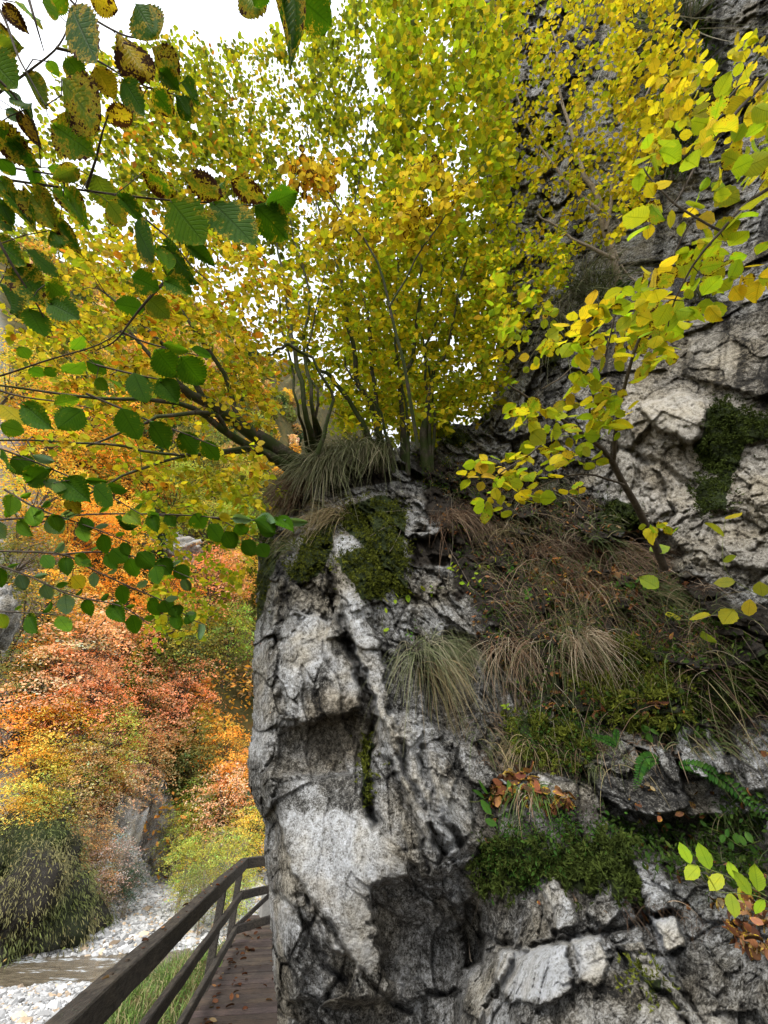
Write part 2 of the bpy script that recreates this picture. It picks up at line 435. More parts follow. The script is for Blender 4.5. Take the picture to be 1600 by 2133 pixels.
# direction of the bedding on this face: steep, dipping to the right
th = math.radians(20); ca, sa = math.cos(th), math.sin(th)
Q = np.stack([W0[:, 0] * ca + W0[:, 2] * sa, W0[:, 1], -W0[:, 0] * sa + W0[:, 2] * ca], -1)  # 0 across, 2 along
warp = np.stack([fbm(W0 * 1.3, 3, 50), fbm(W0 * 1.3 + 9, 3, 60), fbm(W0 * 1.3 + 21, 3, 70)], -1)
Qw = Q + .16 * warp
up = ss(1150, 800, GV.ravel()) * ss(1000, 1250, GU.ravel())          # the high cliff on the right
def blocks(P, s, seed, tilt=.8):
    return vor(P * s, seed, tilt)
b1, e1, c1 = blocks(Qw, np.array([1.9, 1.4, .8]), 1)
b2, e2, c2 = blocks(Qw, np.array([5.2, 4.0, 2.4]), 2, .9)
b3, e3, c3 = blocks(Q + .04 * warp, np.array([13., 11., 7.5]), 3, 1.0)
b4, e4, c4 = blocks(Q + .02 * warp, np.array([34., 30., 22.]), 4, 1.0)
n_lo = fbm(W0 * .9, 3, 11); n_mid = fbm(Q * np.array([6., 5, 3]), 4, 12); n_hi = fbm(W0 * 22, 3, 14); rdg = fbm(Q * np.array([3.2, 2.5, 1.1]), 4, 15, .55, True)
sc = T0.ravel() / 3.2
sc = np.clip(sc, .6, 2.0)
D = .20 * b1 + .085 * b2 + .036 * b3 + .016 * b4 + .05 * n_lo + .015 * n_mid + .006 * n_hi - .014 * rdg
D += .035 * np.exp(-(e1 / .04) ** 2) * ss(-.1, .4, n_lo) + .02 * np.exp(-(e2 / .05) ** 2) * ss(-.1, .5, n_mid) + .006 * np.exp(-(e3 / .08) ** 2)
D = (D * sc * (1 - .66 * up)).reshape(T0.shape)
rough = np.ones(T0.shape)                     # (slope right of the nose is the most broken)
slope_k = ss(0, 120, sdp(GU, GV, [(940, 1020), (1250, 1040), (1400, 1180), (1650, 1320), (1650, 1560), (1250, 1620), (1050, 1560), (960, 1300)]) + 60)
D = D + slope_k * (.20 * b1 + .12 * b2).reshape(T0.shape)
rough = np.ones(T0.shape)                     # how much of the broken relief a region keeps

def region(pts, soft=12, wob=0):
    x = [p[0] for p in pts]; y = [p[1] for p in pts]; mgn = soft + wob + 30
    j0, j1 = np.searchsorted(gu, [min(x) - mgn, max(x) + mgn]); i0, i1 = np.searchsorted(gv, [min(y) - mgn, max(y) + mgn])
    sl_ = (slice(i0, i1), slice(j0, j1)); U = GU[sl_]; V_ = GV[sl_]
    if wob:
        q = np.stack([U.ravel() / 60, V_.ravel() / 60, np.full(U.size, pts[0][0] * .37)], -1)
        U = U + wob * fbm(q, 5, 81, .62).reshape(U.shape); V_ = V_ + wob * fbm(q + 40, 5, 82, .62).reshape(U.shape)
    return sl_, sdp(U, V_, pts), U, V_
F = np.zeros(T0.shape)
def plate(pts, h, soft=10, keep=None, wob=10):        # stands proud by h metres, edge over `soft` pixels
    s_, d, U, V_ = region(pts, soft, wob); k = ss(0, soft, d + soft * .3); F[s_] -= h * k
    if keep is not None: rough[s_] = rough[s_] * (1 - k) + keep * k
def line(pts, w_, h, wob=8):                          # + h digs a crack, - h raises a rib
    s_, _, U, V_ = region(list(pts) + list(pts)[::-1][1:-1], w_ * 2.5, wob); d, _ = seg_d(U, V_, pts); F[s_] += h * np.exp(-(d / w_) ** 2)
def ledge(pts, w_, h, wob=8):                         # a step: the right-hand side of the line (walking along it) lies deeper, fading over w_
    s_, _, U, V_ = region(list(pts) + list(pts)[::-1][1:-1], w_ * 2, wob); d, sd_ = seg_d(U, V_, pts)
    F[s_] += np.where(sd_ < 0, h * np.exp(-(d / w_) ** 2), 0)

# --- shapes read off the buttress
plate([(600, 1275), (665, 1278), (712, 1330), (748, 1420), (752, 1470), (700, 1492), (640, 1505), (598, 1500), (585, 1420)], .15, 9, .5)
plate([(528, 1335), (575, 1340), (582, 1420), (570, 1500), (560, 1560), (512, 1580), (520, 1430)], .05, 9, .8)
plate([(598, 1508), (700, 1496), (762, 1478), (770, 1560), (762, 1612), (640, 1618), (560, 1612), (575, 1545)], -.09, 16, .7)
plate([(565, 1622), (765, 1612), (772, 1700), (855, 1790), (858, 1840), (775, 1852), (790, 1960), (800, 2030), (765, 2040), (690, 1975), (640, 1880), (598, 1800), (570, 1700)], .07, 12, .22)
plate([(775, 1850), (860, 1838), (930, 1850), (965, 1900), (970, 2020), (900, 2070), (815, 2080), (785, 1990)], -.08, 16, .8, 22)
plate([(570, 1830), (610, 1830), (660, 1900), (700, 2000), (770, 2070), (720, 2090), (640, 2040), (590, 1960)], .02, 14, 1.0)
plate([(600, 2080), (760, 2090), (960, 2060), (980, 2180), (620, 2200)], -.12, 20, .9)
line([(575, 1120), (600, 1200), (585, 1300), (580, 1340)], 9, .10)
line([(680, 1140), (684, 1200), (705, 1270), (728, 1345), (760, 1430), (778, 1500), (768, 1570), (772, 1660), (778, 1720)], 9, .22)
plate([(692, 1128), (745, 1118), (775, 1190), (770, 1260), (790, 1330), (800, 1400), (812, 1470), (845, 1560), (830, 1580), (790, 1490), (760, 1400), (725, 1310), (705, 1250), (690, 1190)], .16, 8, .45)
plate([(775, 1480), (900, 1500), (1000, 1740), (930, 1830), (850, 1790), (780, 1690)], .02, 16, .45)
plate([(590, 1180), (625, 1215), (650, 1265), (690, 1265), (700, 1300), (610, 1280), (570, 1300), (560, 1240)], .05, 10, .9)
for k_, pts in enumerate([[(785, 1500), (800, 1570), (840, 1660), (875, 1750), (890, 1810)], [(830, 1540), (850, 1620), (890, 1700), (925, 1780)], [(880, 1560), (890, 1640), (930, 1720), (960, 1760)]]):
    line(pts, 7, .10, 9); line([(p[0] + 18, p[1] - 4) for p in pts], 12, -.09, 4)
plate([(870, 1560), (950, 1570), (990, 1700), (985, 1740), (930, 1765), (890, 1690)], .08, 8, .9)
plate([(830, 1660), (870, 1740), (905, 1795), (990, 1745), (1000, 1765), (930, 1830), (880, 1835), (850, 1790)], .10, 8, .8)
plate([(800, 1480), (880, 1490), (880, 1545), (850, 1560), (825, 1540)], .06, 8, .8)
plate([(925, 1800), (995, 1790), (1005, 1850), (960, 1890), (928, 1880)], .07, 7, .8)
plate([(960, 1880), (1000, 1900), (1010, 2010), (965, 2020)], -.22, 12, .7)
line([(560, 1690), (575, 1780), (560, 1850)], 7, .06)
line([(640, 1870), (690, 1930), (720, 1990), (770, 2050), (850, 2110)], 6, .07)
line([(570, 1860), (620, 1900), (660, 1980), (720, 2050)], 8, .10)
# top of the buttress under the trees
plate([(640, 1020), (700, 1000), (790, 1030), (780, 1060), (700, 1075), (650, 1060)], .06, 10, .9)
plate([(700, 955), (800, 955), (820, 1000), (790, 1035), (720, 1020), (660, 1010)], -.25, 16, .8)
plate([(800, 965), (850, 1010), (890, 1040), (860, 1060), (820, 1030)], .08, 8, .8)
plate([(880, 1045), (960, 1060), (965, 1110), (900, 1115), (860, 1080)], .10, 8, .7)
plate([(860, 1110), (950, 1120), (960, 1180), (890, 1190), (850, 1150)], -.22, 12, .8)
plate([(1160, 1330), (1010, 1400), (900, 1300), (940, 1180), (1150, 1200), (1400, 1200), (1420, 1480), (1200, 1520)], .0, 40, .6, 20)
plate([(930, 1310), (1000, 1330), (990, 1520), (950, 1560), (890, 1500), (880, 1400)], -.24, 20, .7)
# blocks right of the cavity
plate([(1040, 1975), (1180, 1960), (1190, 2060), (1140, 2095), (1060, 2090), (1035, 2040)], .10, 8, .45)
plate([(1188, 1955), (1258, 1945), (1270, 2010), (1245, 2055), (1200, 2040)], .07, 8, .6)
plate([(1350, 1908), (1405, 1903), (1425, 1975), (1380, 1985), (1365, 1940)], .13, 7, .5)
plate([(1312, 1790), (1375, 1780), (1405, 1850), (1412, 1900), (1350, 1890), (1325, 1850)], .12, 8, .6)
plate([(1118, 1835), (1160, 1832), (1195, 1880), (1200, 1925), (1150, 1935), (1125, 1890)], .09, 7, .6)
plate([(1238, 1860), (1290, 1850), (1300, 1900), (1250, 1935), (1225, 1900)], .06, 7, .8)
plate([(1090, 1960), (1030, 2050), (1000, 2130), (960, 2100), (980, 2020), (1010, 1990)], .09, 8, .8)
line([(1010, 1945), (1090, 1985), (1180, 1955), (1290, 1935), (1400, 1900)], 7, .09)
line([(1290, 1985), (1330, 2040), (1400, 2080), (1430, 2133)], 7, .07)
line([(1120, 1840), (1150, 1900), (1160, 1950)], 5, .06)
plate([(1405, 1510), (1470, 1500), (1505, 1560), (1525, 1612), (1460, 1625), (1415, 1580)], .16, 8, .5)
plate([(1250, 1570), (1300, 1540), (1400, 1560), (1420, 1630), (1440, 1690), (1330, 1705), (1250, 1670), (1220, 1600)], .14, 12, .6)
plate([(1240, 1690), (1330, 1712), (1460, 1700), (1600, 1700), (1600, 1900), (1500, 1830), (1420, 1790), (1330, 1770)], -.18, 18, .8)
plate([(1000, 1740), (1090, 1790), (1230, 1780), (1250, 1830), (1100, 1830), (1000, 1800)], -.04, 14, .8)
plate([(1520, 1540), (1650, 1520), (1650, 1640), (1560, 1650)], .06, 12, .8)
# the cliff above, right
plate([(1330, 850), (1400, 815), (1470, 830), (1465, 890), (1440, 930), (1380, 900)], .16, 10, .7)
plate([(1470, 1000), (1560, 960), (1620, 1000), (1620, 1200), (1540, 1180), (1480, 1120)], .10, 14, .9)
plate([(1385, 1175), (1425, 1165), (1460, 1200), (1420, 1215)], .10, 8, .6)
plate([(1310, 1080), (1380, 1110), (1440, 1150), (1400, 1190), (1330, 1190), (1290, 1130)], -.35, 16, .7)
plate([(1250, 1030), (1330, 1020), (1360, 1080), (1300, 1090), (1240, 1070)], .10, 10, .7)
plate([(1440, 700), (1540, 690), (1620, 720), (1620, 830), (1500, 810), (1420, 780)], .10, 14, .8)
line([(1280, 930), (1350, 960), (1440, 1010), (1470, 1060)], 9, .12)
line([(1330, 0), (1350, 120), (1300, 260)], 26, .35, 20); line([(1480, 60), (1500, 200), (1560, 260)], 22, .3, 20)
line([(1180, 0), (1200, 200), (1150, 420)], 22, .3, 20)

d_out, _ = seg_d(GU, GV, OUT[:-2])
left = ss(700, 600, GU) * ss(1000, 1100, GV)
edge = (1 - np.clip(d_out / 60, 0, 1)) ** 2 * .42 * left + (1 - np.clip(d_out / 40, 0, 1)) ** 2 * .35 * (1 - left) * ss(2200, 2100, GV)
TT = T0 + D * rough * (1 + .0 * up.reshape(T0.shape)) + F + edge
# --- masks
def paint(A, pts, val, soft=16, wob=14):
    s_, d, U, V_ = region(pts, soft, wob); k = ss(-soft, soft, d); A[s_] = A[s_] * (1 - k) + val * k
n4_ = fbm(np.stack([GU.ravel() / 130, GV.ravel() / 130, GU.ravel() * 0], -1), 4, 91).reshape(T0.shape)
tone = .44 + .22 * n4_ + .14 * (c2 - .5).reshape(T0.shape) + .07 * (c3 - .5).reshape(T0.shape) - .5 * np.exp(-(e2 / .05) ** 2).reshape(T0.shape) * .6 + .10 * n_mid.reshape(T0.shape)
soil = np.zeros(T0.shape); moss = np.zeros(T0.shape); och = np.zeros(T0.shape)
paint(tone, [(560, 1640), (765, 1615), (775, 1700), (760, 1740), (640, 1690), (590, 1700)], .36)
paint(tone, [(590, 1690), (770, 1700), (852, 1790), (856, 1835), (772, 1850), (786, 1940), (790, 2020), (760, 2030), (705, 1985), (690, 1920), (640, 1870), (600, 1790)], .72, 18, 16)
paint(tone, [(605, 1620), (660, 1612), (672, 1660), (625, 1668)], .58, 8)
paint(tone, [(598, 1508), (762, 1478), (770, 1560), (762, 1625), (640, 1625), (540, 1620), (575, 1545)], .40, 20)
paint(tone, [(670, 1625), (765, 1615), (770, 1690), (700, 1690)], .24, 8)
paint(tone, [(605, 1280), (665, 1282), (710, 1330), (690, 1370), (640, 1420), (600, 1450)], .66, 12)
paint(tone, [(700, 1120), (740, 1130), (765, 1280), (790, 1400), (830, 1560), (790, 1500), (720, 1290)], .64, 10)
paint(tone, [(700, 1340), (745, 1420), (750, 1465), (690, 1470), (680, 1400)], .60, 12)
paint(tone, [(780, 1860), (860, 1845), (960, 1900), (985, 2050), (900, 2100), (820, 2080)], .39, 26, 24)
paint(tone, [(600, 2060), (700, 2080), (900, 2090), (980, 2160), (600, 2200)], .36, 16)
paint(tone, [(515, 1560), (560, 1620), (555, 1700), (520, 1660)], .30, 12)
paint(tone, [(545, 1720), (575, 1750), (600, 1850), (570, 1900), (550, 1800)], .36, 12)
paint(tone, [(820, 1990), (850, 1985), (845, 2050), (820, 2070)], .55, 6)
paint(tone, [(785, 1490), (880, 1500), (990, 1700), (930, 1760), (880, 1740), (830, 1640)], .58, 14)
paint(tone, [(850, 1350), (1010, 1350), (1060, 1500), (1030, 1600), (900, 1500)], .30, 20)
paint(tone, [(990, 1840), (1240, 1860), (1500, 1860), (1650, 1900), (1650, 2200), (980, 2200), (1000, 2000)], .41, 30)
for pp, vv in [([(1045, 1980), (1180, 1965), (1185, 2055), (1140, 2090), (1065, 2085), (1040, 2040)], .85), ([(1190, 1958), (1255, 1948), (1266, 2010), (1245, 2050), (1205, 2040)], .85),
               ([(1352, 1910), (1403, 1905), (1420, 1970), (1382, 1980)], .85), ([(1315, 1792), (1372, 1783), (1400, 1850), (1350, 1880)], .72), ([(1120, 1838), (1158, 1834), (1192, 1880), (1196, 1920), (1152, 1930)], .68),
               ([(1408, 1512), (1468, 1503), (1500, 1560), (1520, 1610), (1462, 1620), (1420, 1580)], .55), ([(1330, 2100), (1500, 2090), (1530, 2150), (1330, 2150)], .62), ([(1200, 2080), (1290, 2040), (1300, 2133), (1200, 2140)], .6),
               ([(1320, 1990), (1400, 1990), (1420, 2060), (1350, 2060)], .75), ([(970, 2020), (1010, 2030), (1070, 2133), (1000, 2140)], .6)]:
    paint(tone, pp, vv, 6, 8)
paint(tone, [(1260, 1960), (1310, 1990), (1330, 2100), (1200, 2080), (1270, 2030)], .22, 10)
paint(tone, [(985, 1900), (1100, 1900), (1120, 1960), (1010, 1985)], .3, 12)
paint(tone, [(1300, 800), (1480, 820), (1640, 860), (1640, 1220), (1480, 1180), (1300, 1060), (1260, 920)], .64, 30)
paint(tone, [(1260, 1580), (1420, 1600), (1440, 1690), (1330, 1700)], .2, 16)
paint(tone, [(1330, 830), (1400, 810), (1470, 830), (1460, 900), (1400, 900)], .8, 8)
paint(tone, [(1030, -60), (1650, -60), (1650, 640), (1400, 560), (1040, 600)], .43, 40)
vst = fbm(np.stack([GU.ravel() / 45 + GV.ravel() / 400, GV.ravel() / 330, GU.ravel() * 0], -1), 4, 93).reshape(T0.shape)
tone -= .30 * ss(.05, .5, vst) * up.reshape(T0.shape)
paint(och, [(1200, 600), (1700, 660), (1700, 1250), (1450, 1200), (1250, 1000)], .55, 40, 40)
paint(och, [(630, 1440), (760, 1440), (770, 1560), (640, 1600)], .7, 20)
paint(och, [(630, 1830), (690, 1830), (700, 1880), (650, 1900)], .4, 18)
paint(soil, [(860, 960), (1040, 960), (1280, 1040), (1330, 1120), (1500, 1230), (1650, 1300), (1650, 1480), (1480, 1500), (1400, 1520), (1180, 1520), (1050, 1420), (1000, 1320), (940, 1180), (880, 1090)], .74, 26, 30)
paint(soil, [(690, 965), (800, 960), (810, 1010), (760, 1020), (690, 1005)], .8, 10)
paint(tone, [(940, 1000), (1250, 1040), (1330, 1130), (1600, 1300), (1600, 1480), (1100, 1480), (960, 1300)], .28, 30)
paint(soil, [(980, 1640), (1200, 1640), (1330, 1740), (1600, 1720), (1650, 1900), (1450, 1860), (1300, 1830), (1000, 1800)], .5, 20, 24)
paint(soil, [(860, 1110), (950, 1120), (960, 1180), (890, 1190), (850, 1150)], .8, 10)
paint(soil, [(1060, 1500), (1250, 1520), (1240, 1640), (1060, 1620)], .45, 16, 20)
MOSSP = {
    'cushion_main': [(735, 1050), (800, 1035), (850, 1060), (838, 1120), (850, 1180), (830, 1220), (790, 1250), (752, 1245), (715, 1190), (700, 1160), (760, 1140), (720, 1110), (700, 1085)],
    'cushion_mid': [(632, 1120), (700, 1085), (690, 1150), (670, 1190), (625, 1215), (603, 1200)],
    'side_left': [(536, 1110), (575, 1085), (575, 1150), (560, 1220), (545, 1280), (530, 1300), (534, 1200)],
    'cliff_high': [(1475, 845), (1520, 838), (1560, 865), (1640, 880), (1640, 905), (1555, 920), (1540, 960), (1510, 1000), (1470, 985), (1450, 930), (1470, 890)],
    'cliff_low': [(1460, 1000), (1520, 995), (1510, 1060), (1470, 1075), (1450, 1030)],
    'slope_low': [(1190, 1400), (1250, 1360), (1310, 1330), (1370, 1370), (1400, 1420), (1440, 1450), (1420, 1500), (1360, 1490), (1330, 1530), (1270, 1500), (1240, 1450), (1200, 1460)],
    'ledge_top': [(925, 900), (960, 892), (985, 915), (960, 935), (920, 925)],
    'cliff_shelf': [(1125, 730), (1180, 690), (1240, 670), (1250, 700), (1190, 740), (1140, 770)],
    'hollow': [(1260, 1040), (1330, 1050), (1340, 1090), (1290, 1110), (1250, 1080)],
    'bank_lower': [(1000, 1760), (1060, 1750), (1130, 1775), (1210, 1760), (1300, 1770), (1330, 1810), (1290, 1880), (1260, 1830), (1210, 1860), (1180, 1815), (1110, 1830), (1080, 1870), (1050, 1820), (1010, 1850)],
    'small_tuft': [(1350, 2045), (1372, 2038), (1378, 2065), (1358, 2078)],
    'knob': [(820, 1205), (850, 1200), (855, 1235), (828, 1250)],
    'slope_mid': [(1060, 1500), (1110, 1480), (1160, 1510), (1230, 1540), (1220, 1610), (1170, 1580), (1130, 1610), (1090, 1560)],
    'corner': [(1420, 1480), (1560, 1380), (1640, 1330), (1640, 1420), (1540, 1470), (1440, 1500)],
    'trunk_foot': [(600, 985), (640, 955), (680, 940), (690, 965), (650, 1000), (610, 1030), (590, 1050)],
    'under_crack': [(755, 1540), (778, 1545), (775, 1600), (770, 1680), (755, 1670), (758, 1600)],
}
for k_, pp in MOSSP.items(): paint(moss, pp, 1.0, 8, 8)
paint(moss, [(1380, 1400), (1460, 1500), (1420, 1560), (1200, 1530), (1050, 1450), (1080, 1380)], .5, 20, 24)
paint(moss, [(1190, 1500), (1260, 1540), (1240, 1660), (1180, 1640)], .5, 16, 20)
moss += .25 * ss(.2, .6, n4_) * ss(900, 1050, GU) * ss(1450, 1000, GU)
TT -= .05 * np.clip(moss, 0, 1) * (.6 + .4 * n_mid.reshape(T0.shape))

inside = inpoly(GU + 3.0 * pn(np.stack([GU.ravel() / 22, GV.ravel() / 14, GU.ravel() * 0], -1), 5).reshape(T0.shape) , GV + 3 * pn(np.stack([GU.ravel() / 14, GV.ravel() / 22, GU.ravel() * 0 + 5], -1), 6).reshape(T0.shape), OUT)
PW = at(GU, GV, TT)
def grid_surface():
    nr, nc = GU.shape
    idx = np.arange(nr * nc).reshape(nr, nc)
    ok = inside[:-1, :-1] & inside[1:, :-1] & inside[:-1, 1:] & inside[1:, 1:]
    q = np.stack([idx[:-1, :-1], idx[1:, :-1], idx[1:, 1:], idx[:-1, 1:]], -1)[ok]
    # boundary loops on the left / top: continue the rock away from the viewer so that the nose has thickness
    e = np.concatenate([q[:, [0, 1]], q[:, [1, 2]], q[:, [2, 3]], q[:, [3, 0]]])
    key = np.sort(e, 1); _, inv, cnt = np.unique(key[:, 0].astype(np.int64) * 4000000 + key[:, 1], return_inverse=True, return_counts=True)
    be = e[cnt[inv] == 1]
    gvv = GV.ravel(); guu = GU.ravel()
    be = be[(guu[be[:, 0]] < 1400) & (gvv[be[:, 0]] > -400) & (gvv[be[:, 0]] < 2590)]
    bv = np.unique(be); n0 = nr * nc; V = [PW.reshape(-1, 3)]; att = {k: [a.ravel()] for k, a in (('tone', tone), ('soil', soil), ('moss', moss), ('ochre', och))}
    Fq = [q]; prev = dict(zip(bv.tolist(), bv.tolist())); base = n0
    P0_ = PW.reshape(-1, 3)[bv]
    for r_, dep in enumerate((.06, .2, .5, 1.1, 2.2)):
        off = np.stack([.55 * dep + 0 * bv, 1.0 * dep + 0 * bv, -.15 * dep * ss(1000, 700, gvv[bv]) + 0 * bv], -1)
        Pn = P0_ + off + .05 * dep ** .5 * np.stack([pn(P0_ * 5 + r_, 7), pn(P0_ * 5 + r_, 8), pn(P0_ * 5 + r_, 9)], -1)
        new = dict(zip(bv.tolist(), range(base, base + len(bv))))
        a = np.array([prev[x] for x in be[:, 0].tolist()]); b = np.array([prev[x] for x in be[:, 1].tolist()])
        c = np.array([new[x] for x in be[:, 1].tolist()]); d = np.array([new[x] for x in be[:, 0].tolist()])
        Fq.append(np.stack([b, a, d, c], -1)); V.append(Pn); base += len(bv); prev = new
        for k, arr in (('tone', tone), ('soil', soil), ('moss', moss), ('ochre', och)): att[k].append(arr.ravel()[bv])
    V = np.concatenate(V); Fq = np.concatenate(Fq); att = {k: np.concatenate(a) for k, a in att.items()}
    used = np.unique(Fq); mp = np.full(len(V), -1, np.int64); mp[used] = np.arange(len(used))
    return V[used], mp[Fq], {k: a[used] for k, a in att.items()}
V_, F_, A_ = grid_surface()
rock = mesh('rock_buttress', V_, F_, M_ROCK, None, True, A_)
tag(rock, 'pale grey limestone buttress and cliff with black lichen beside the boardwalk', 'rock', kind='structure')

# smooth normals of the coarse surface for planting
def rpt(u, v, lift=0.0):
    u = np.asarray(u, float); v = np.asarray(v, float)
    j = np.clip(np.searchsorted(gu, u) - 1, 0, len(gu) - 2); i = np.clip(np.searchsorted(gv, v) - 1, 0, len(gv) - 2)
    return PW[i, j] + lift * rnrm(u, v)
NB = None
def rnrm(u, v):
    u = np.asarray(u, float); v = np.asarray(v, float); e = 14
    t = lambda a, b: at(a, b, TT[np.clip(np.searchsorted(gv, b) - 1, 0, len(gv) - 2), np.clip(np.searchsorted(gu, a) - 1, 0, len(gu) - 2)])
    a = t(u + e, v) - t(u - e, v); b = t(u, v - e) - t(u, v + e)
    n = nrm(np.cross(a, b)); tow = EYE - t(u, v)
    return n * np.sign((n * tow).sum(-1))[..., None]

# ------------------------------------------------------------------ valley floor, river, gravel
def river_mid(x):
    return 23.2 + .30 * np.clip(x + 8, -30, 99) + .02 * np.clip(x + 8, -12, 20) ** 2        # y of the stream's centre line
def hgt(x, y):
    x = np.asarray(x, float); y = np.asarray(y, float)
    n = fbm(np.stack([x.ravel() / 9, y.ravel() / 9, x.ravel() * 0], -1), 4, 31).reshape(x.shape)
    nf = fbm(np.stack([x.ravel() / 1.3, y.ravel() / 1.3, x.ravel() * 0], -1), 3, 35).reshape(x.shape)
    d = y - river_mid(x)                                   # signed distance from the stream
    h = -3.62 + .38 * ss(1.0, 2.4, np.abs(d)) + .05 * nf
    far = np.clip(d - (12.5 + 2.2 * n), 0, None)              # far hillside
    h = h + np.where(far > 0, np.minimum(far * 1.2, 20 + (.60 + .32 * ss(-14, -40, x)) * far), 0) * (1 + .15 * n) + far.clip(0, 3) * .3 * n
    h = h + .085 * np.clip(d - 2, 0, 12)
    left = np.clip(-x - 16.5 + .10 * (y - 10), 0, 60) * ss(1.5, 7, d)
    h = h + left * 1.5
    near = ss(-2.2, -11.5, d + .8 * n) * ss(-9, -3.5, x + .0 * y)      # bank under the boardwalk
    h = h + near * 2.0
    return h + .25 * n * ss(3, 12, np.abs(d))
def hit(u, v):
    """first point of the ground along a view ray"""
    d = ray(u, v); t = np.geomspace(3, 260, 700)
    P = EYE + d * t[:, None]; k = np.nonzero(P[:, 2] < hgt(P[:, 0], P[:, 1]))[0]
    return (P[k[0]], t[k[0]]) if len(k) else (None, None)

def mat_ground():
    m, t = newmat('forest_floor'); N = NT(t)
    geo = N.n('ShaderNodeNewGeometry').outputs['Position']; f = N.attr('stone').outputs['Fac']
    n1 = N.noise(geo, .6, 6, .7); n2 = N.noise(geo, 6, 5, .7)
    c = N.ramp(n1, [(.3, (.03, .03, .012)), (.5, (.08, .07, .025)), (.7, (.14, .085, .03))])
    g = N.ramp(n2, [(.3, (.16, .15, .14)), (.6, (.42, .42, .41)), (.8, (.62, .62, .62))])
    N.out(N.princ(N.mix(f, c, g), .95, .1, N.bump(n2, .8, .1))); return m
xs = np.concatenate([np.linspace(-400, -60, 24), np.linspace(-56, 12, 250), np.linspace(16, 400, 24)])
ys = np.concatenate([np.linspace(-60, 0, 8), np.linspace(1, 90, 300), np.linspace(95, 700, 50)])
X, Y = np.meshgrid(xs, ys); Z = hgt(X, Y)
i_ = np.arange(X.size).reshape(X.shape); Fg = np.stack([i_[:-1, :-1], i_[:-1, 1:], i_[1:, 1:], i_[1:, :-1]], -1).reshape(-1, 4)
dd = Y - river_mid(X)
stn = ss(14, 12, dd) * ss(-8.5, -6.8, dd)
tag(mesh('ground', np.stack([X, Y, Z], -1).reshape(-1, 3), Fg, mat_ground(), None, True, {'stone': stn.ravel()}), 'steep valley side and gravel floor', kind='structure')

def mat_water():
    m, t = newmat('stream_water'); N = NT(t)
    geo = N.n('ShaderNodeNewGeometry').outputs['Position']
    mp = N.n('ShaderNodeMapping'); mp.inputs['Scale'].default_value = (.55, 1.6, 1); mp.inputs['Rotation'].default_value = (0, 0, math.radians(-12)); N.l(geo, mp.inputs[0])
    n1 = N.noise(mp.outputs[0], 3.2, 5, .6, .6); n2 = N.noise(mp.outputs[0], .8, 4, .6); n3 = N.noise(mp.outputs[0], 9, 4, .7)
    c = N.ramp(n1, [(.35, (.07, .052, .030)), (.6, (.17, .135, .085)), (.8, (.26, .22, .16))])
    foam = N.math('MULTIPLY', N.smooth(n2, .54, .62), N.smooth(n3, .42, .6))
    c = N.mix(foam, c, (.72, .78, .82))
    N.out(N.princ(c, .22, .5, N.bump(n3, .8, .12))); return m
xr = np.linspace(-60, 30, 140); wv = []
for k in np.linspace(-2.0, 2.0, 14): wv.append(np.stack([xr, river_mid(xr) + k, np.full_like(xr, -3.36)], -1))
wv = np.array(wv); i_ = np.arange(wv.shape[0] * wv.shape[1]).reshape(wv.shape[:2])
tag(mesh('stream', wv.reshape(-1, 3), np.stack([i_[:-1, :-1], i_[:-1, 1:], i_[1:, 1:], i_[1:, :-1]], -1).reshape(-1, 4), mat_water()), 'shallow mountain stream over gravel', kind='structure')

def ico():
    p = (1 + 5 ** .5) / 2
    V = np.array([(-1, p, 0), (1, p, 0), (-1, -p, 0), (1, -p, 0), (0, -1, p), (0, 1, p), (0, -1, -p), (0, 1, -p), (p, 0, -1), (p, 0, 1), (-p, 0, -1), (-p, 0, 1)], float)
    F = np.array([(0, 11, 5), (0, 5, 1), (0, 1, 7), (0, 7, 10), (0, 10, 11), (1, 5, 9), (5, 11, 4), (11, 10, 2), (10, 7, 6), (7, 1, 8), (3, 9, 4), (3, 4, 2), (3, 2, 6), (3, 6, 8), (3, 8, 9), (4, 9, 5), (2, 4, 11), (6, 2, 10), (8, 6, 7), (9, 8, 1)])
    return nrm(V), F
IV, IF = ico()
def rotz(a):
    c, s = np.cos(a), np.sin(a); z = np.zeros_like(a); o = np.ones_like(a)
    return np.stack([np.stack([c, -s, z], -1), np.stack([s, c, z], -1), np.stack([z, z, o], -1)], -2)
def stones(n, fx, size):
    P = fx(n); n = len(P); s = size * np.exp(R.normal(0, .45, n))
    Vv = IV[None] * (1 + .28 * R.normal(size=(n, 12, 1))) * (s[:, None] * np.stack([R.uniform(.8, 1.3, n), R.uniform(.7, 1, n), R.uniform(.45, .8, n)], -1))[:, None]
    Vv = np.einsum('nij,nkj->nki', rotz(R.uniform(0, 6.28, n)), Vv) + P[:, None]
    g = np.clip(R.normal(.40, .13, n), .12, .62); c = np.stack([g * 1.0, g * .985, g * .96], -1); wr = R.random(n) < .12
    c[wr] *= (1.1, .85, .6)
    return Vv.reshape(-1, 3), (IF[None] + (np.arange(n) * 12)[:, None, None]).reshape(-1, 3), {'col': np.repeat(c, 12, 0)}
M_STONE = mat_plain('river_stone', .85, .2)
def band(x0, x1, d0, d1):
    def f(n):
        x = R.uniform(x0, x1, n); d = R.uniform(d0, d1, n); y = river_mid(x) + d
        return np.stack([x, y, hgt(x, y)], -1)
    return f
b = Bag(); b.add(*stones(22000, band(-18, -4, 1.5, 14), .066)); tag(b.build('gravel', M_STONE, smooth=False), 'pale rounded stones fanning down to the far bank of the stream', 'gravel', kind='stuff')
b = Bag(); b.add(*stones(20000, band(-16, -2, -8, -1.5), .045)); tag(b.build('gravel', M_STONE, smooth=False), 'whitish gravel bar between the stream and the railing', 'gravel', kind='stuff')

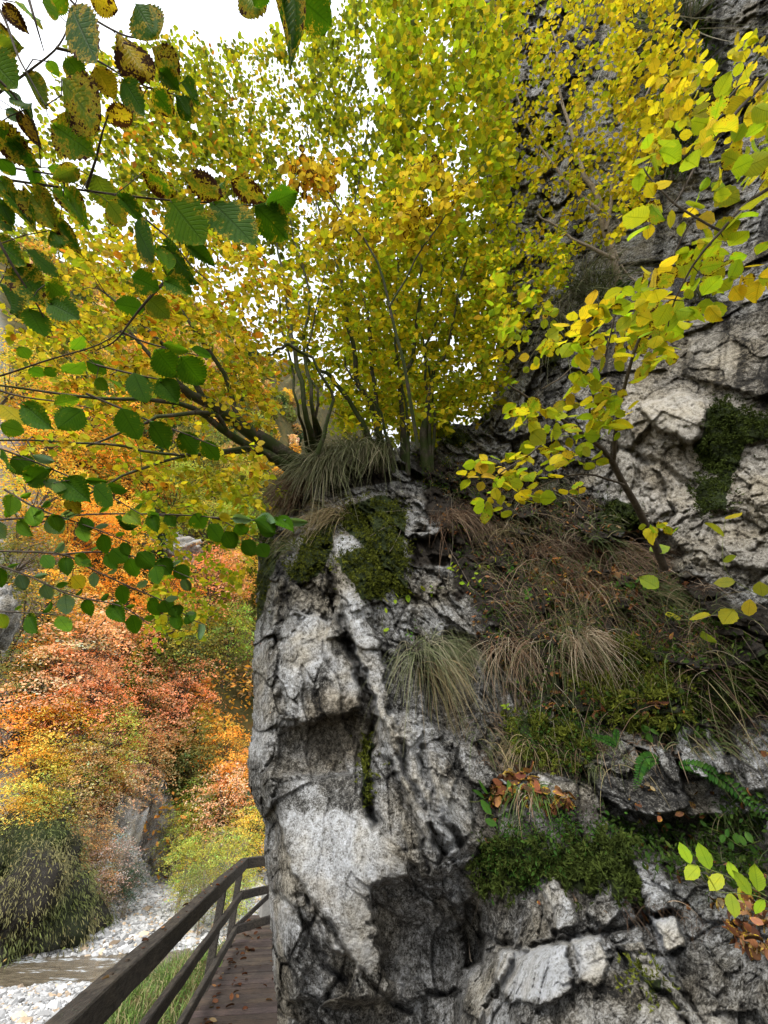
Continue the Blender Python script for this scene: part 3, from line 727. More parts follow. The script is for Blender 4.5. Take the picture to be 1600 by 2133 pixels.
# ------------------------------------------------------------------ forest on the far slope
def foliage_faces(P, nrmv, size, col):
    """many small leaf-spray faces: diamond quads bent along the middle"""
    n = len(P); a = nrm(np.cross(nrmv, R.normal(size=(n, 3)))); b_ = np.cross(nrmv, a)
    s = size[:, None]; k = R.uniform(.35, .6, n)[:, None]
    V = np.stack([P + a * s, P + b_ * s * k + nrmv * s * .12, P - a * s, P - b_ * s * k], 1)
    return V.reshape(-1, 3), (np.arange(n * 4).reshape(n, 4)), {'col': np.repeat(col, 4, 0)}

def broadleaf_proto(seed, H=1.0, multi=False):
    global R
    keep = R; R = np.random.default_rng(seed)
    ns_ = 150; tips = []
    c = nrm(R.normal(size=(ns_, 3))); rr = R.uniform(.25, 1, ns_) ** .6
    lump = 1 + .45 * pn(c * 1.6 + seed, seed)
    tips = c * (rr * lump)[:, None] * np.array([.36, .36, .44]) + np.array([0, 0, .60])
    b_ = Bag()
    for k, tp in enumerate(tips):
        m = int(R.integers(20, 46)); out = nrm(tp - np.array([0, 0, .42])); nv = nrm(np.array([0, 0, 1.]) + .35 * out + .15 * R.normal(size=3))
        ax = nrm(out - nv * (out @ nv)); bx = np.cross(nv, ax)
        q = R.normal(size=(m, 2)) * np.array([.075, .05]); P = tp + ax * q[:, :1] + bx * q[:, 1:] + nv * R.normal(size=(m, 1)) * .012 - np.array([0, 0, 1]) * (q[:, :1].clip(0) ** 2) * 3
        g = R.uniform(.75, 1.2) * R.uniform(.7, 1.25, m); hue = R.normal(0, .13) + R.normal(0, .10, m)
        col = np.stack([g * (1 + hue), g * (1 - .5 * hue), g * (1 - hue)], -1)
        b_.add(*foliage_faces(P, nrm(nv + .45 * R.normal(size=(m, 3))), R.uniform(.009, .017, m), col))
    tr = []; 
    for k in range(5 if multi else 1):
        a = R.uniform(0, 6.28); q = .12 if multi else .02
        tr.append(resample([(0.02 * math.cos(a), .02 * math.sin(a), -.05), (q * .5 * math.cos(a), q * .5 * math.sin(a), .3), (q * math.cos(a), q * math.sin(a), .85)], 8))
    paths = [*tr]; rad = [np.linspace(.016, .004, 8) * (.6 if multi else 1)] * len(tr)
    for tp in tips[::5]:
        base = tr[R.integers(len(tr))]; z0 = np.clip(tp[2] * .62, .15, .8); st = base[np.argmin(np.abs(base[:, 2] - z0))]
        paths.append(resample([st, st * .5 + tp * .5 + (0, 0, .02), tp], 8)); rad.append(np.linspace(.006, .0015, 8))
    tv, tf = tubes(paths, rad, 5); R = keep
    return b_, tv, tf

def conifer_proto(seed):
    global R
    keep = R; R = np.random.default_rng(seed); b_ = Bag(); paths = [resample([(0, 0, -.05), (.005, 0, .5), (0, 0, 1.0)], 8)]; rad = [np.linspace(.014, .002, 8)]
    for z in np.linspace(.12, .97, 26):
        r = .21 * (1 - z) ** .8 + .012
        for a in R.uniform(0, 6.28, 8):
            L = r * R.uniform(.7, 1.15); m = 16; s = np.linspace(.12, 1, m)
            d = np.array([math.cos(a), math.sin(a), 0]); sd_ = np.array([-d[1], d[0], 0])
            P = np.array([0, 0, z]) + d * (L * s)[:, None] + np.array([0, 0, 1]) * (.05 * s - .16 * s ** 2)[:, None] * L / .2 + sd_ * R.normal(0, .2, m)[:, None] * L * .35 + np.array([0, 0, -.012]) * R.random((m, 1))
            g = R.uniform(.6, 1.3, m); b_.add(*foliage_faces(P, nrm(np.array([0, 0, 1.]) + .5 * R.normal(size=(m, 3))), R.uniform(.010, .020, m), np.stack([g, g, g], -1)))
            paths.append(resample([(0, 0, z), tuple(np.array([0, 0, z - .02]) + d * L * .7)], 8)); rad.append(np.linspace(.003, .001, 8))
    tv, tf = tubes(paths, rad, 4); R = keep
    return b_, tv, tf

PROTO = {}
def proto(kind):
    if kind in PROTO: return PROTO[kind]
    b_, tv, tf = conifer_proto(50 + kind[1]) if kind[0] == 'conifer' else broadleaf_proto(30 + kind[1], multi=kind[0] == 'bush')
    V = np.concatenate(b_.V); Fc = np.concatenate(b_.F)
    PROTO[kind] = (V, Fc, np.concatenate(b_.A['col']), tv, tf); return PROTO[kind]
BGM = {}
def bg_tree(kind, base, H, colr, label, cat_, group, name, wide=1.0):
    """first of a kind builds the meshes; later ones copy thing and parts"""
    if kind not in BGM:
        V, Fc, cc, tv, tf = proto(kind)
        root = empty(name); cr_ = mesh('crown', V, Fc, M_LEAFB, root, True, {'col': cc}, loc=(0, 0, 0)); tr_ = mesh('trunk', tv, tf, M_TWIG if kind[0] == 'bush' else M_BARK, root, True, loc=(0, 0, 0))
        BGM[kind] = (root, cr_, tr_)
    else:
        r0, c0, t0 = BGM[kind]
        root = r0.copy(); cr_ = c0.copy(); tr_ = t0.copy()
        for o in (root, cr_, tr_): COL.objects.link(o)
        cr_.parent = root; tr_.parent = root; root.name = name
    root.location = base; root.scale = (H * wide, H * wide, H); root.rotation_euler = (0, 0, R.uniform(0, 6.28))
    cr_.color = (*colr, 1)
    tag(root, label, cat_, group)
    return root
OR = (1.0, .52, .10); RD = (.86, .42, .24); SA = (.92, .60, .38); YE = (.82, .62, .11); YG = (.50, .52, .11); LG = (.38, .50, .09); OL = (.25, .27, .09); DG = (.06, .11, .06); BR = (.62, .42, .20); GO = (.95, .62, .12); PK = (.46, .38, .35)
CN = {OR: 'bright orange', RD: 'deep red', SA: 'salmon red', YE: 'golden yellow', YG: 'yellow green', LG: 'lime green', OL: 'olive green', DG: 'dark green', BR: 'rusty brown', GO: 'amber yellow', PK: 'bare pinkish grey'}
# crown centre u, v, crown radius in px, colour, kind
TREES = [
    (30, 700, 80, OL, 'conifer'), (100, 780, 80, DG, 'conifer'), (190, 840, 80, OL, 'tree'), (150, 800, 60, OR, 'tree'), (250, 900, 70, DG, 'conifer'), (330, 905, 60, DG, 'conifer'), (390, 940, 70, OL, 'tree'), (450, 990, 60, YG, 'tree'), (510, 1030, 60, YG, 'tree'),
    (20, 780, 90, YE, 'tree'), (90, 900, 120, OR, 'tree'), (20, 940, 100, GO, 'tree'), (190, 960, 80, YG, 'tree'), (240, 1000, 80, OR, 'tree'), (300, 1000, 70, DG, 'conifer'), (360, 1020, 70, YG, 'tree'),
    (60, 1060, 110, YE, 'tree'), (150, 1120, 110, OR, 'tree'), (250, 1120, 90, GO, 'tree'), (430, 1090, 80, YG, 'tree'), (500, 1110, 80, LG, 'tree'), (310, 1190, 80, DG, 'conifer'), (20, 1190, 90, OL, 'tree'), (340, 1250, 80, OR, 'tree'),
    (120, 1260, 90, GO, 'tree'), (200, 1320, 60, YG, 'tree'), (60, 1380, 60, OR, 'tree'), (280, 1460, 50, YG, 'tree'), (130, 1480, 50, GO, 'tree'), (400, 1530, 50, YG, 'tree'), (230, 1620, 50, GO, 'tree'), (230, 1270, 90, OR, 'tree'), (440, 1230, 90, RD, 'tree'), (500, 1200, 70, GO, 'tree'), (40, 1310, 110, OL, 'tree'), (150, 1370, 120, SA, 'tree'), (240, 1360, 90, RD, 'tree'), (350, 1330, 90, YG, 'tree'), (310, 1400, 95, OL, 'conifer'), (260, 1430, 70, LG, 'conifer'),
    (400, 1370, 80, OL, 'tree'), (480, 1330, 70, LG, 'tree'), (90, 1430, 110, SA, 'tree'), (190, 1470, 100, RD, 'tree'), (20, 1440, 80, OL, 'tree'), (300, 1500, 90, RD, 'tree'), (380, 1460, 80, RD, 'tree'), (20, 1540, 80, OR, 'tree'),
    (110, 1540, 90, GO, 'tree'), (220, 1570, 90, YG, 'tree'), (300, 1600, 80, BR, 'tree'), (470, 1580, 70, OR, 'tree'), (410, 1600, 70, OL, 'tree'), (170, 1640, 90, BR, 'tree'), (60, 1640, 90, YE, 'tree'), (100, 1700, 80, YG, 'tree'), (30, 1740, 80, GO, 'tree'),
    (250, 1660, 70, SA, 'tree'), (460, 1690, 80, SA, 'tree'), (400, 1700, 60, LG, 'tree'), (520, 1750, 60, YE, 'tree'), (500, 1640, 60, OR, 'tree'), (375, 1750, 55, YG, 'bush'), (385, 1810, 52, YG, 'bush'), (430, 1800, 55, YG, 'bush'), (480, 1810, 60, YG, 'bush'),
    (240, 1810, 60, PK, 'bush'), (200, 1790, 50, BR, 'bush'), (270, 1850, 35, DG, 'bush'), (215, 1850, 40, BR, 'bush'), (430, 1860, 50, OL, 'bush'), (500, 1860, 50, YG, 'bush'), (400, 1865, 40, OL, 'bush'), (160, 1770, 60, BR, 'bush')]
PLACE = ['at the skyline', 'on the upper slope', 'halfway up', 'on the lower slope', 'near the slope foot', 'at the stream']
def build_forest():
    seen = {}
    for k, (u, v, r, c, kd) in enumerate(TREES):
        bu = u; bv = min(v + r * 1.0, 1950) if kd != 'bush' else min(v + r * .9, 1925)
        P, t = hit(bu, bv)
        if P is None or t > 150:
            P, t = hit(bu, bv + 60)
            if P is None: continue
        # stand it so that the crown centre falls at v
        for it in range(12):
            Hh = r / FPX * t / .40 if kd != 'conifer' else r / FPX * t / .30
            cz = P + np.array([0, 0, Hh * (.58 if kd != 'conifer' else .5)])
            pu, pv, _ = proj(cz)
            if abs(pv - v) < 6: break
            bv = bv + (v - pv) * .6; bu = bu + (u - pu) * .6
            P2, t2 = hit(bu, np.clip(bv, v, 1960))
            if P2 is None: break
            P, t = P2, t2
        if abs(proj(P + np.array([0, 0, Hh * .55]))[1] - v) > 30: continue
        kind = (kd, k % 3)
        ki = {'tree': 'broadleaf tree', 'conifer': 'spruce', 'bush': 'bush'}[kd]
        lab = '%s %s %s' % (CN[c], ki, PLACE[int(np.clip((v - 700) / 200, 0, 5))])
        side = 'left edge' if u < 80 else 'left' if u < 220 else 'middle' if u < 380 else 'beside the buttress'
        lab += {'left edge': ' at far left', 'left': ' on the left', 'middle': ' in mid gorge', 'beside the buttress': ' by the rock edge'}[side]
        seen.setdefault(lab, []).append(bg_tree(kind, tuple(P), Hh, c, lab, ki.split()[-1], 'autumn trees on the far slope', {'tree': 'broadleaf_tree', 'conifer': 'spruce_tree', 'bush': 'riverside_bush'}[kd]))
    for lab, os_ in seen.items():
        if len(os_) > 1:
            os_.sort(key=lambda o: proj(np.array(o.location))[1])
            for q, o in enumerate(os_): o['label'] = lab + (', the highest one', ', the lowest one')[q > 0] if len(os_) == 2 else lab + ', %s from the top' % ['first', 'second', 'third', 'fourth', 'fifth'][min(q, 4)]
build_forest()
# filler wood behind and between: one mass nobody could count
def filler():
    b_ = Bag(); n = 0
    U = R.uniform(-250, 620, 1500); V = R.uniform(640, 1900, 1500)
    xs_ = R.uniform(-75, 6, 900); d_ = R.uniform(11, 75, 900); ysr = river_mid(xs_.clip(-25, 10)) + d_
    base = np.stack([xs_, ysr, hgt(xs_, ysr)], -1)
    pu, pv, f = proj(base); ok = (pu > -250) & (pu < 640); base = base[ok]; f = f[ok]
    cols = np.array([OL, YG, BR, GO, OL, SA, DG, OR])
    for P, t in zip(base, f):
        m = 260; h = R.uniform(2.5, 6.5); c = cols[R.integers(len(cols))] * R.uniform(.6, 1.1)
        q = nrm(R.normal(size=(m, 3))) * R.uniform(.3, 1, (m, 1)) ** .5 * np.array([.45, .45, .5]) * h
        q[:, 2] = np.round(q[:, 2] * 2.2) / 2.2 + R.normal(0, .10, m)
        cc = c * R.uniform(.6, 1.35, (m, 1)) * (1 + .12 * R.normal(size=(m, 3)))
        b_.add(*foliage_faces(P + (0, 0, h * .5) + q, nrm(np.array([0, 0, 1.]) + .5 * R.normal(size=(m, 3))), R.uniform(.10, .20, m) * (1 + t / 60), cc.clip(0, 1)))
    o = b_.build('far_wood', mat_leaf('leaf_mass', .3, veins=False, rough=.8)); tag(o, 'mixed autumn undergrowth covering the far valley side', 'undergrowth', kind='stuff')
filler()

def boulder(name, c, rad, mat, sub=5, seed=0, amp=.35, squash=(1, 1, 1), green=0.0):
    bpy_me = bpy.data.meshes.new('tmp'); import bmesh
    bm = bmesh.new(); bmesh.ops.create_icosphere(bm, subdivisions=sub, radius=1); V = np.array([v.co[:] for v in bm.verts]); F = np.array([[v.index for v in f.verts] for f in bm.faces]); bm.free(); bpy.data.meshes.remove(bpy_me)
    Q = V * 1.2 + seed * 3.1
    b1_, e_, c_ = vor(Q * 1.6, seed + 5, 1.0); b2_, _, c2_ = vor(Q * 4.5, seed + 6, 1.0)
    r = 1 + amp * (.6 * b1_ + .22 * b2_ + .5 * fbm(Q, 4, seed + 7))
    V = V * r[:, None] * rad * np.array(squash) + np.asarray(c)
    tn = .5 + .2 * fbm(Q * 2, 4, seed + 8); z = np.zeros(len(V))
    return mesh(name, V, F, mat, None, True, {'tone': tn - .5 * green, 'soil': z + .5 * green, 'moss': z + .2 * fbm(Q, 3, 3) + .45 * green, 'ochre': z + .2}, loc=c), V
def rock_at(u, v, r, label, seed, sq=(1, .8, 1.1)):
    P, t = hit(u, v)
    if P is None: return
    o, _ = boulder('rock_outcrop', tuple(P), r / FPX * t, M_ROCK, 5, seed, .4, sq); tag(o, label, 'rock', 'rock outcrops in the valley')
rock_at(225, 1790, 60, 'grey rock outcrop above the far gravel bank', 1, (1, .7, 1.5)); rock_at(310, 1760, 50, 'small grey crag between red and yellow trees', 2, (.8, .7, 1.6))
rock_at(340, 1150, 50, 'pale crag among yellow trees high across the gorge', 3, (1.5, .8, .8)); rock_at(480, 1640, 40, 'shaded crag behind the orange tree by the buttress', 4)

# overgrown rock block on the left bank
def left_block():
    P, t = hit(60, 2040)
    root = empty('overgrown_rock', tuple(P))
    tag(root, 'large block overgrown with hanging olive grass on the left bank', 'rock')
    c = P + np.array([-4.5, 2.6, .5])
    o, V = boulder('stone', tuple(c), 3.3, M_ROCK, 5, 9, .6, (1.2, .8, 1.25), green=1.0); o.parent = root; o.location = np.array(o.location) - P
    k = R.integers(0, len(V), 60000); Q = V[k] + R.normal(0, .2, (60000, 3)) * (1, 1, 1.4); nv = nrm(Q - c)
    L = R.uniform(.07, .28, 60000)
    tipd = nrm(nv * .5 + np.array([0, 0, -1.]) + .3 * R.normal(size=nv.shape)); sd_ = nrm(np.cross(tipd, nv + .3 * R.normal(size=nv.shape)))
    w_ = .012
    Vv = np.stack([Q - sd_ * w_, Q + sd_ * w_, Q + tipd * L[:, None] + sd_ * .01 + nv * .05, Q + tipd * L[:, None] * .6 - sd_ * w_ * .8 + nv * .05], 1).reshape(-1, 3)
    n4 = fbm(Q * .5, 3, 77); g = (ss(-.3, .4, n4)[:, None])
    col = (np.array([.12, .14, .035]) * g + np.array([.18, .16, .06]) * (1 - g)) * R.uniform(.3, 1.5, (60000, 1))
    k = R.integers(0, len(V), 9000); bq = V[k]; nb = nrm(bq - c); lump = ss(-.1, .5, fbm(bq * .9, 3, 78)); keep = R.random(9000) < lump; bq = bq[keep]; nb = nb[keep]; lump = lump[keep]
    pb = Bag(); pal_ = np.array([(.16, .19, .05), (.30, .26, .07), (.10, .13, .04), (.36, .24, .08)])[R.integers(0, 4, len(bq))] * R.uniform(.5, 1.3, (len(bq), 1))
    pb.add(*foliage_faces(bq + nb * (R.uniform(0, .55, (len(bq), 1)) * lump[:, None]) + R.normal(0, .12, bq.shape), nrm(nb + np.array([0, 0, .6]) + .6 * R.normal(size=nb.shape)), R.uniform(.03, .08, len(bq)), pal_))
    pb.build('bushes', M_LEAFP, root)
    mesh('vegetation', Vv, np.arange(240000).reshape(-1, 4), M_BLADE, root, True, {'col': np.repeat(col, 4, 0)})
left_block()
o, _ = boulder('rock_outcrop', (-11.1, 11.0, 5.5), .8, M_ROCK, 5, 21, .45, (.8, .8, 1.5)); tag(o, 'dark lichen covered rock corner at the left edge of the view', 'rock')

# ------------------------------------------------------------------ boardwalk and railing
def mat_wood(name, c1, c2, scale=(1, 1, 1)):
    m, t = newmat(name); N = NT(t)
    tc_ = N.n('ShaderNodeTexCoord').outputs['Object']; mp = N.n('ShaderNodeMapping'); N.l(tc_, mp.inputs[0]); mp.inputs['Scale'].default_value = scale
    n1 = N.noise(mp.outputs[0], 9, 6, .7, .3); n2 = N.noise(tc_, 3, 5, .6); n3 = N.noise(tc_, 60, 3, .6)
    c = N.ramp(n1, [(.3, c1), (.7, c2)])
    c = N.mix(N.smooth(n2, .45, .7), c, N.mix(1.0, c, (1.5, 1.45, 1.3), 'MULTIPLY'))
    c = N.mix(N.math('MULTIPLY', N.smooth(n3, .62, .7), .5), c, (.10, .11, .07))
    rc = N.attr('col').outputs['Color']; c = N.mix(1.0, c, rc, 'MULTIPLY')
    N.out(N.princ(c, .75, .25, N.bump(n1, .9, .015))); return m
RD_ = nrm(np.array([-.90, 5.97, 0])); RN = np.array([RD_[1], -RD_[0], 0])       # along the rail / to its right
R0 = np.array([-1.37, 2.73, 0]) - RD_ * 2.9; R1 = np.array([-2.27, 8.70, 0]); R2 = np.array([-1.35, 10.2, 0])
M_WOOD = mat_wood('weathered_rail_wood', (.012, .010, .009), (.088, .075, .062), (6, 1.2, 6))
M_DECK = mat_wood('deck_plank', (.036, .029, .025), (.128, .10, .083), (1.5, 7, 6))
def beam(a, b, hw, hh, up_=(0, 0, 1), seg=10, wob=.004, bev=.008, colr=1.0):
    """a beam with softened edges from a to b, hw half width sideways, hh half height"""
    a = np.asarray(a, float); b = np.asarray(b, float); d = nrm(b - a); s_ = nrm(np.cross(d, up_)); u_ = np.cross(s_, d)
    prof = np.array([(-hw + bev, -hh), (hw - bev, -hh), (hw, -hh + bev), (hw, hh - bev), (hw - bev, hh), (-hw + bev, hh), (-hw, hh - bev), (-hw, -hh + bev)])
    tt = np.linspace(0, 1, seg); V = a + (b - a) * tt[:, None]
    V = V[:, None] + prof[None, :, 0, None] * s_ + prof[None, :, 1, None] * u_
    V = V + wob * np.stack([pn(V.reshape(-1, 3) * 2.5, 3), pn(V.reshape(-1, 3) * 2.5, 4), pn(V.reshape(-1, 3) * 2.5, 5)], -1).reshape(V.shape)
    n = len(prof); i = np.arange(seg - 1)[:, None] * n; j = np.arange(n)[None]; j2 = (j + 1) % n
    Fq = np.stack([i + j, i + j2, i + n + j2, i + n + j], -1).reshape(-1, 4)
    Vf = V.reshape(-1, 3); o_ = (seg - 1) * n
    caps = np.array([[0, 7, 6, 1], [1, 6, 5, 2], [2, 5, 4, 3], [o_, o_ + 1, o_ + 6, o_ + 7], [o_ + 1, o_ + 2, o_ + 5, o_ + 6], [o_ + 2, o_ + 3, o_ + 4, o_ + 5]])
    return Vf, np.concatenate([Fq, caps]), {'col': np.full((len(Vf), 3), colr)}
rail = empty('railing', tuple(R0)); tag(rail, 'dark weathered timber railing with three rails turning behind the rock', 'railing')
def part(name, parts, mat, parent):
    b_ = Bag()
    for p in parts: b_.add(*p)
    return b_.build(name, mat, parent, smooth=False)
Z_ = lambda z: np.array([0, 0, z])
dj = lambda s: R0 + RD_ * s
Lr = np.linalg.norm(R1 - R0)
JA = 3.45                                       # joint of the near and far top boards
part('top_rail', [beam(dj(0) + Z_(.945), dj(JA) + Z_(.935), .055, .075, seg=20, wob=.006)], M_WOOD, rail)
part('top_rail', [beam(dj(JA + .004) + Z_(.935), R1 + Z_(.935), .055, .07, seg=24, wob=.006)], M_WOOD, rail)
part('top_rail', [beam(R1 + Z_(.935) + RD_ * .03, R2 + Z_(.945), .052, .068)], M_WOOD, rail)
for z, hh in ((.55, .052), (.17, .05)):
    nm = 'middle_rail' if z > .4 else 'lower_rail'
    part(nm, [beam(dj(0) + Z_(z) + RN * .02, R1 + Z_(z) + RN * .02, .028, hh, seg=30, wob=.006)], M_WOOD, rail)
    part(nm, [beam(R1 + Z_(z + .006) + RN * .02, R2 + Z_(z + .01), .026, hh)], M_WOOD, rail)
for s in (.3, 2.55, Lr - 1.6, Lr - .02):
    part('post', [beam(dj(s) - RN * .045 + Z_(-.25), dj(s) - RN * .045 + Z_(.862), .045, .04, up_=RD_)], M_WOOD, rail)
for s_ in (.34, .26, 2.59, 2.51, JA - .12, JA + .12, Lr - 1.6, Lr - .1):
    c0 = dj(s_) + Z_(1.0 if s_ != Lr - 1.6 else .995)
    V_b, F_b = tubes(np.array([[c0 + Z_(.0), c0 + Z_(.018), c0 + Z_(.0185)]]), np.array([[.013, .012, .001]]), 8)
    mesh('bolt', V_b, F_b, M_BARK, rail, False)
part('brace', [beam(R1 + Z_(.18) + RD_ * .08, R1 * .55 + R2 * .45 + Z_(.53), .022, .03)], M_WOOD, rail)

DW = 1.9
def deck():
    root = empty('boardwalk', tuple(R0)); tag(root, 'narrow plank boardwalk strewn with dead leaves leading round the buttress', 'boardwalk')
    b_ = Bag(); s = -1.5
    while s < 11.0:
        wpl = R.uniform(.135, .15); sh = R.uniform(.7, 1.25) * np.array([1, R.uniform(.9, 1.0), R.uniform(.85, 1)])
        a = R0 + RD_ * s + RN * R.uniform(-.05, .02) + Z_(R.normal(-.022, .003)); bb = a + RN * (DW + max(0, (s - 7.5)) * .3) + Z_(R.normal(0, .003))
        p = beam(a, bb, wpl / 2 - .004, .022, seg=8, wob=.002, bev=.004); p[2]['col'] *= sh; b_.add(*p); s += wpl
    b_.build('planks', M_DECK, root, smooth=False)
    part('side_beam', [beam(R0 - RD_ * 1.5 + RN * .12 + Z_(-.14), R0 + RD_ * 11 + RN * .12 + Z_(-.14), .05, .09, seg=6)], M_WOOD, root)
    part('side_beam', [beam(R0 - RD_ * 1.5 + RN * (DW - .2) + Z_(-.14), R0 + RD_ * 11 + RN * (DW - .2) + Z_(-.14), .05, .09, seg=6)], M_WOOD, root)
deck()
def mat_conc():
    m, t = newmat('concrete'); N = NT(t); geo = N.n('ShaderNodeNewGeometry').outputs['Position']
    c = N.ramp(N.noise(geo, 6, 6, .7), [(.3, (.16, .155, .14)), (.7, (.34, .33, .30))]); N.out(N.princ(c, .9, .2)); return m
o = mesh('retaining_wall', *beam((-2.3, 10.55, -.3), (-.6, 11.2, -.3), .15, .62, seg=8, wob=.02)[:2], mat_conc(), None, False); tag(o, 'low grey concrete wall at the far end of the boardwalk', 'wall')

# ------------------------------------------------------------------ shrubs and trees above the ledge
YB = np.array([.62, .56, .035]); YGc = np.array([.34, .42, .03]); OCH = np.array([.56, .44, .06]); OLI = np.array([.15, .20, .035]); GRN = np.array([.09, .20, .02]); ORB = np.array([.52, .22, .03]); DBR = np.array([.10, .05, .02]); LIM = np.array([.34, .50, .03])
def pick(pal, wts, n, jit=.14):
    k = R.choice(len(pal), n, p=np.array(wts) / sum(wts)); c = np.array(pal)[k]
    return (c * R.uniform(1 - jit * 2, 1 + jit, (n, 1)) * (1 + jit * .4 * R.normal(size=(n, 3)))).clip(.004, .9)
def stem_pts(pts, K=14, root=False):
    p = np.array(pts, float)
    if root:
        tr_ = TT[np.searchsorted(gv, p[0, 1]) - 1, np.searchsorted(gu, p[0, 0]) - 1] + .06
        p = np.r_[[[p[0, 0], p[0, 1], tr_, p[0, 3] * 1.7]], p[1:]]; p[1:, 2] = np.maximum(p[1:, 2], tr_ + .02 * np.arange(1, len(p)) if pts[0][0] > 700 else 0)
    P = np.c_[at(p[:, 0], p[:, 1], p[:, 2]), p[:, 3]]
    return resample(P, K)                     # x y z radius
def wiggle(C, amp, seed):
    C = C.copy(); n = len(C); s = np.linspace(0, 1, n)[:, None]
    q = np.c_[np.arange(n) * .45 + seed * 7.7, np.full(n, seed * 1.3), np.zeros(n)]
    C[:, :3] += amp * np.stack([pn(q, 1), pn(q, 2), pn(q, 3)], -1) * np.minimum(1, 4 * s * 1.0)
    return C
def poly_sample(poly, n):
    p = np.array(poly, float); out = []
    lo, hi = p.min(0), p.max(0)
    while len(out) < n:
        q = R.uniform(lo, hi, (n * 3, 2)); out.extend(q[inpoly(q[:, 0], q[:, 1], poly)].tolist())
    return np.array(out[:n])
def grow(stems, targets, rad=.0045, step=.32):
    """connect every target to the nearest point of the growing skeleton"""
    nodes = np.concatenate([s[2:, :3] for s in stems]); nr = np.concatenate([s[2:, 3] for s in stems])
    d0 = np.array([np.min(((nodes - t) ** 2).sum(1)) for t in targets]); order = np.argsort(d0)
    buf = np.zeros((len(nodes) + len(targets) * 4, 3)); br = np.zeros(len(buf)); n = len(nodes); buf[:n] = nodes; br[:n] = nr
    paths, radii, ends = [], [], []
    for k in order:
        T = targets[k]; dd_ = ((buf[:n] - T) ** 2).sum(1); dd_ = dd_ * (1 + .6 * (buf[:n, 2] > T[2])); j = int(np.argmin(dd_)); A = buf[j]
        L = math.sqrt(((A - T) ** 2).sum()) + 1e-6
        mid = (A + T) / 2 + np.array([0, 0, .10 * L]) + R.normal(0, .06 * L, 3)
        s = np.linspace(0, 1, 6)[:, None]; C = (1 - s) ** 2 * A + 2 * s * (1 - s) * mid + s ** 2 * T + R.normal(0, .012 * L, (6, 3)) * (s * (1 - s) * 4)
        r0 = min(br[j] * .8, rad * (1 + .9 * L)); paths.append(C); radii.append(np.linspace(r0, rad * .35, 6))
        for q in (2, 4, 5):
            buf[n] = C[q]; br[n] = r0 * (1 - .12 * q); n += 1
        ends.append((C[-1], nrm(C[-1] - C[-3])))
    return np.array(paths), np.array(radii), ends

def crown(name, label, cat_, stems, regions, mat=M_LEAFC, barkmat=M_BARKM, group=None, rad=.0045, sides=7, stemname='stem', amp=.05):
    root = empty(name, tuple(stems[0][0][:3] if not isinstance(stems[0], np.ndarray) else stems[0][0, :3])); tag(root, label, cat_, group)
    for s in stems:
        tv, tf = tubes(s[None, :, :3], s[None, :, 3], sides); mesh(stemname, tv, tf, barkmat, root)
    targets, meta = [], []
    for g in regions:
        q = poly_sample(g['poly'], g['n']); t = R.uniform(g['t'][0], g['t'][1], g['n']) if 'tf' not in g else g['tf'](q[:, 0], q[:, 1], g['n'])
        targets.append(at(q[:, 0], q[:, 1], t)); meta += [g] * g['n']
    targets = np.concatenate(targets)
    # keep them in front of the rock
    pu, pv, pf = proj(targets)
    ti = TT[np.clip(np.searchsorted(gv, pv) - 1, 0, len(gv) - 2), np.clip(np.searchsorted(gu, pu) - 1, 0, len(gu) - 2)]
    insd = inpoly(pu, pv, OUT); bad = insd & (pf > ti - .15)
    targets[bad] = at(pu[bad], pv[bad], ti[bad] - R.uniform(.15, .6, bad.sum()))
    d0 = np.array([np.min(((np.concatenate([s[2:, :3] for s in stems]) - t) ** 2).sum(1)) for t in targets]); order = np.argsort(d0)
    paths, radii, ends = grow(stems, targets, rad)
    tv, tf = tubes(paths, radii, 4); mesh('branchwork', tv, tf, M_BARK, root)
    b_ = Bag()
    for kk, (e, d) in zip(order, ends):
        g = meta[kk]; m = g.get('m', 7); L = g['L']
        tw = nrm(d * np.array([1, 1, .4]) + .25 * R.normal(size=3)); tl = L * m * .34
        s = np.linspace(-.6, .4, m) ; P = e + tw * (s * tl)[:, None] + np.array([0, 0, -.12]) * (s[:, None] + .5) ** 2 * tl
        sd_ = nrm(np.cross(tw, np.array([0, 0, 1.]))); sg = np.where(np.arange(m) % 2 == 0, 1, -1)[:, None]
        ax = nrm(tw * .6 + sd_ * sg * .9 + np.array([0, 0, -.35]) * R.uniform(0, 2.0, (m, 1)) + .35 * R.normal(size=(m, 3)))
        P = P + ax * L * .12 + R.normal(0, .12 * L, (m, 3)) * g.get('loose', 1)
        nv = nrm(np.array([0, 0, 1.]) + g.get('tilt', .75) * R.normal(size=(m, 3)) - np.array([0, g.get('face', .35), 0]))
        Ls = L * R.uniform(.6, 1.2, m)
        b_.add(*leaves(g.get('kind', 'small'), P, ax, nv, Ls, Ls * R.uniform(.72, .98, m), pick(g['pal'], g['w'], m), blight=R.uniform(0, g.get('bl', .3), m) * (R.random(m) < .6), curl=R.uniform(-1, 2.2, m)))
    b_.build('foliage', mat, root)
    return root

# leaning mossy tree on the left

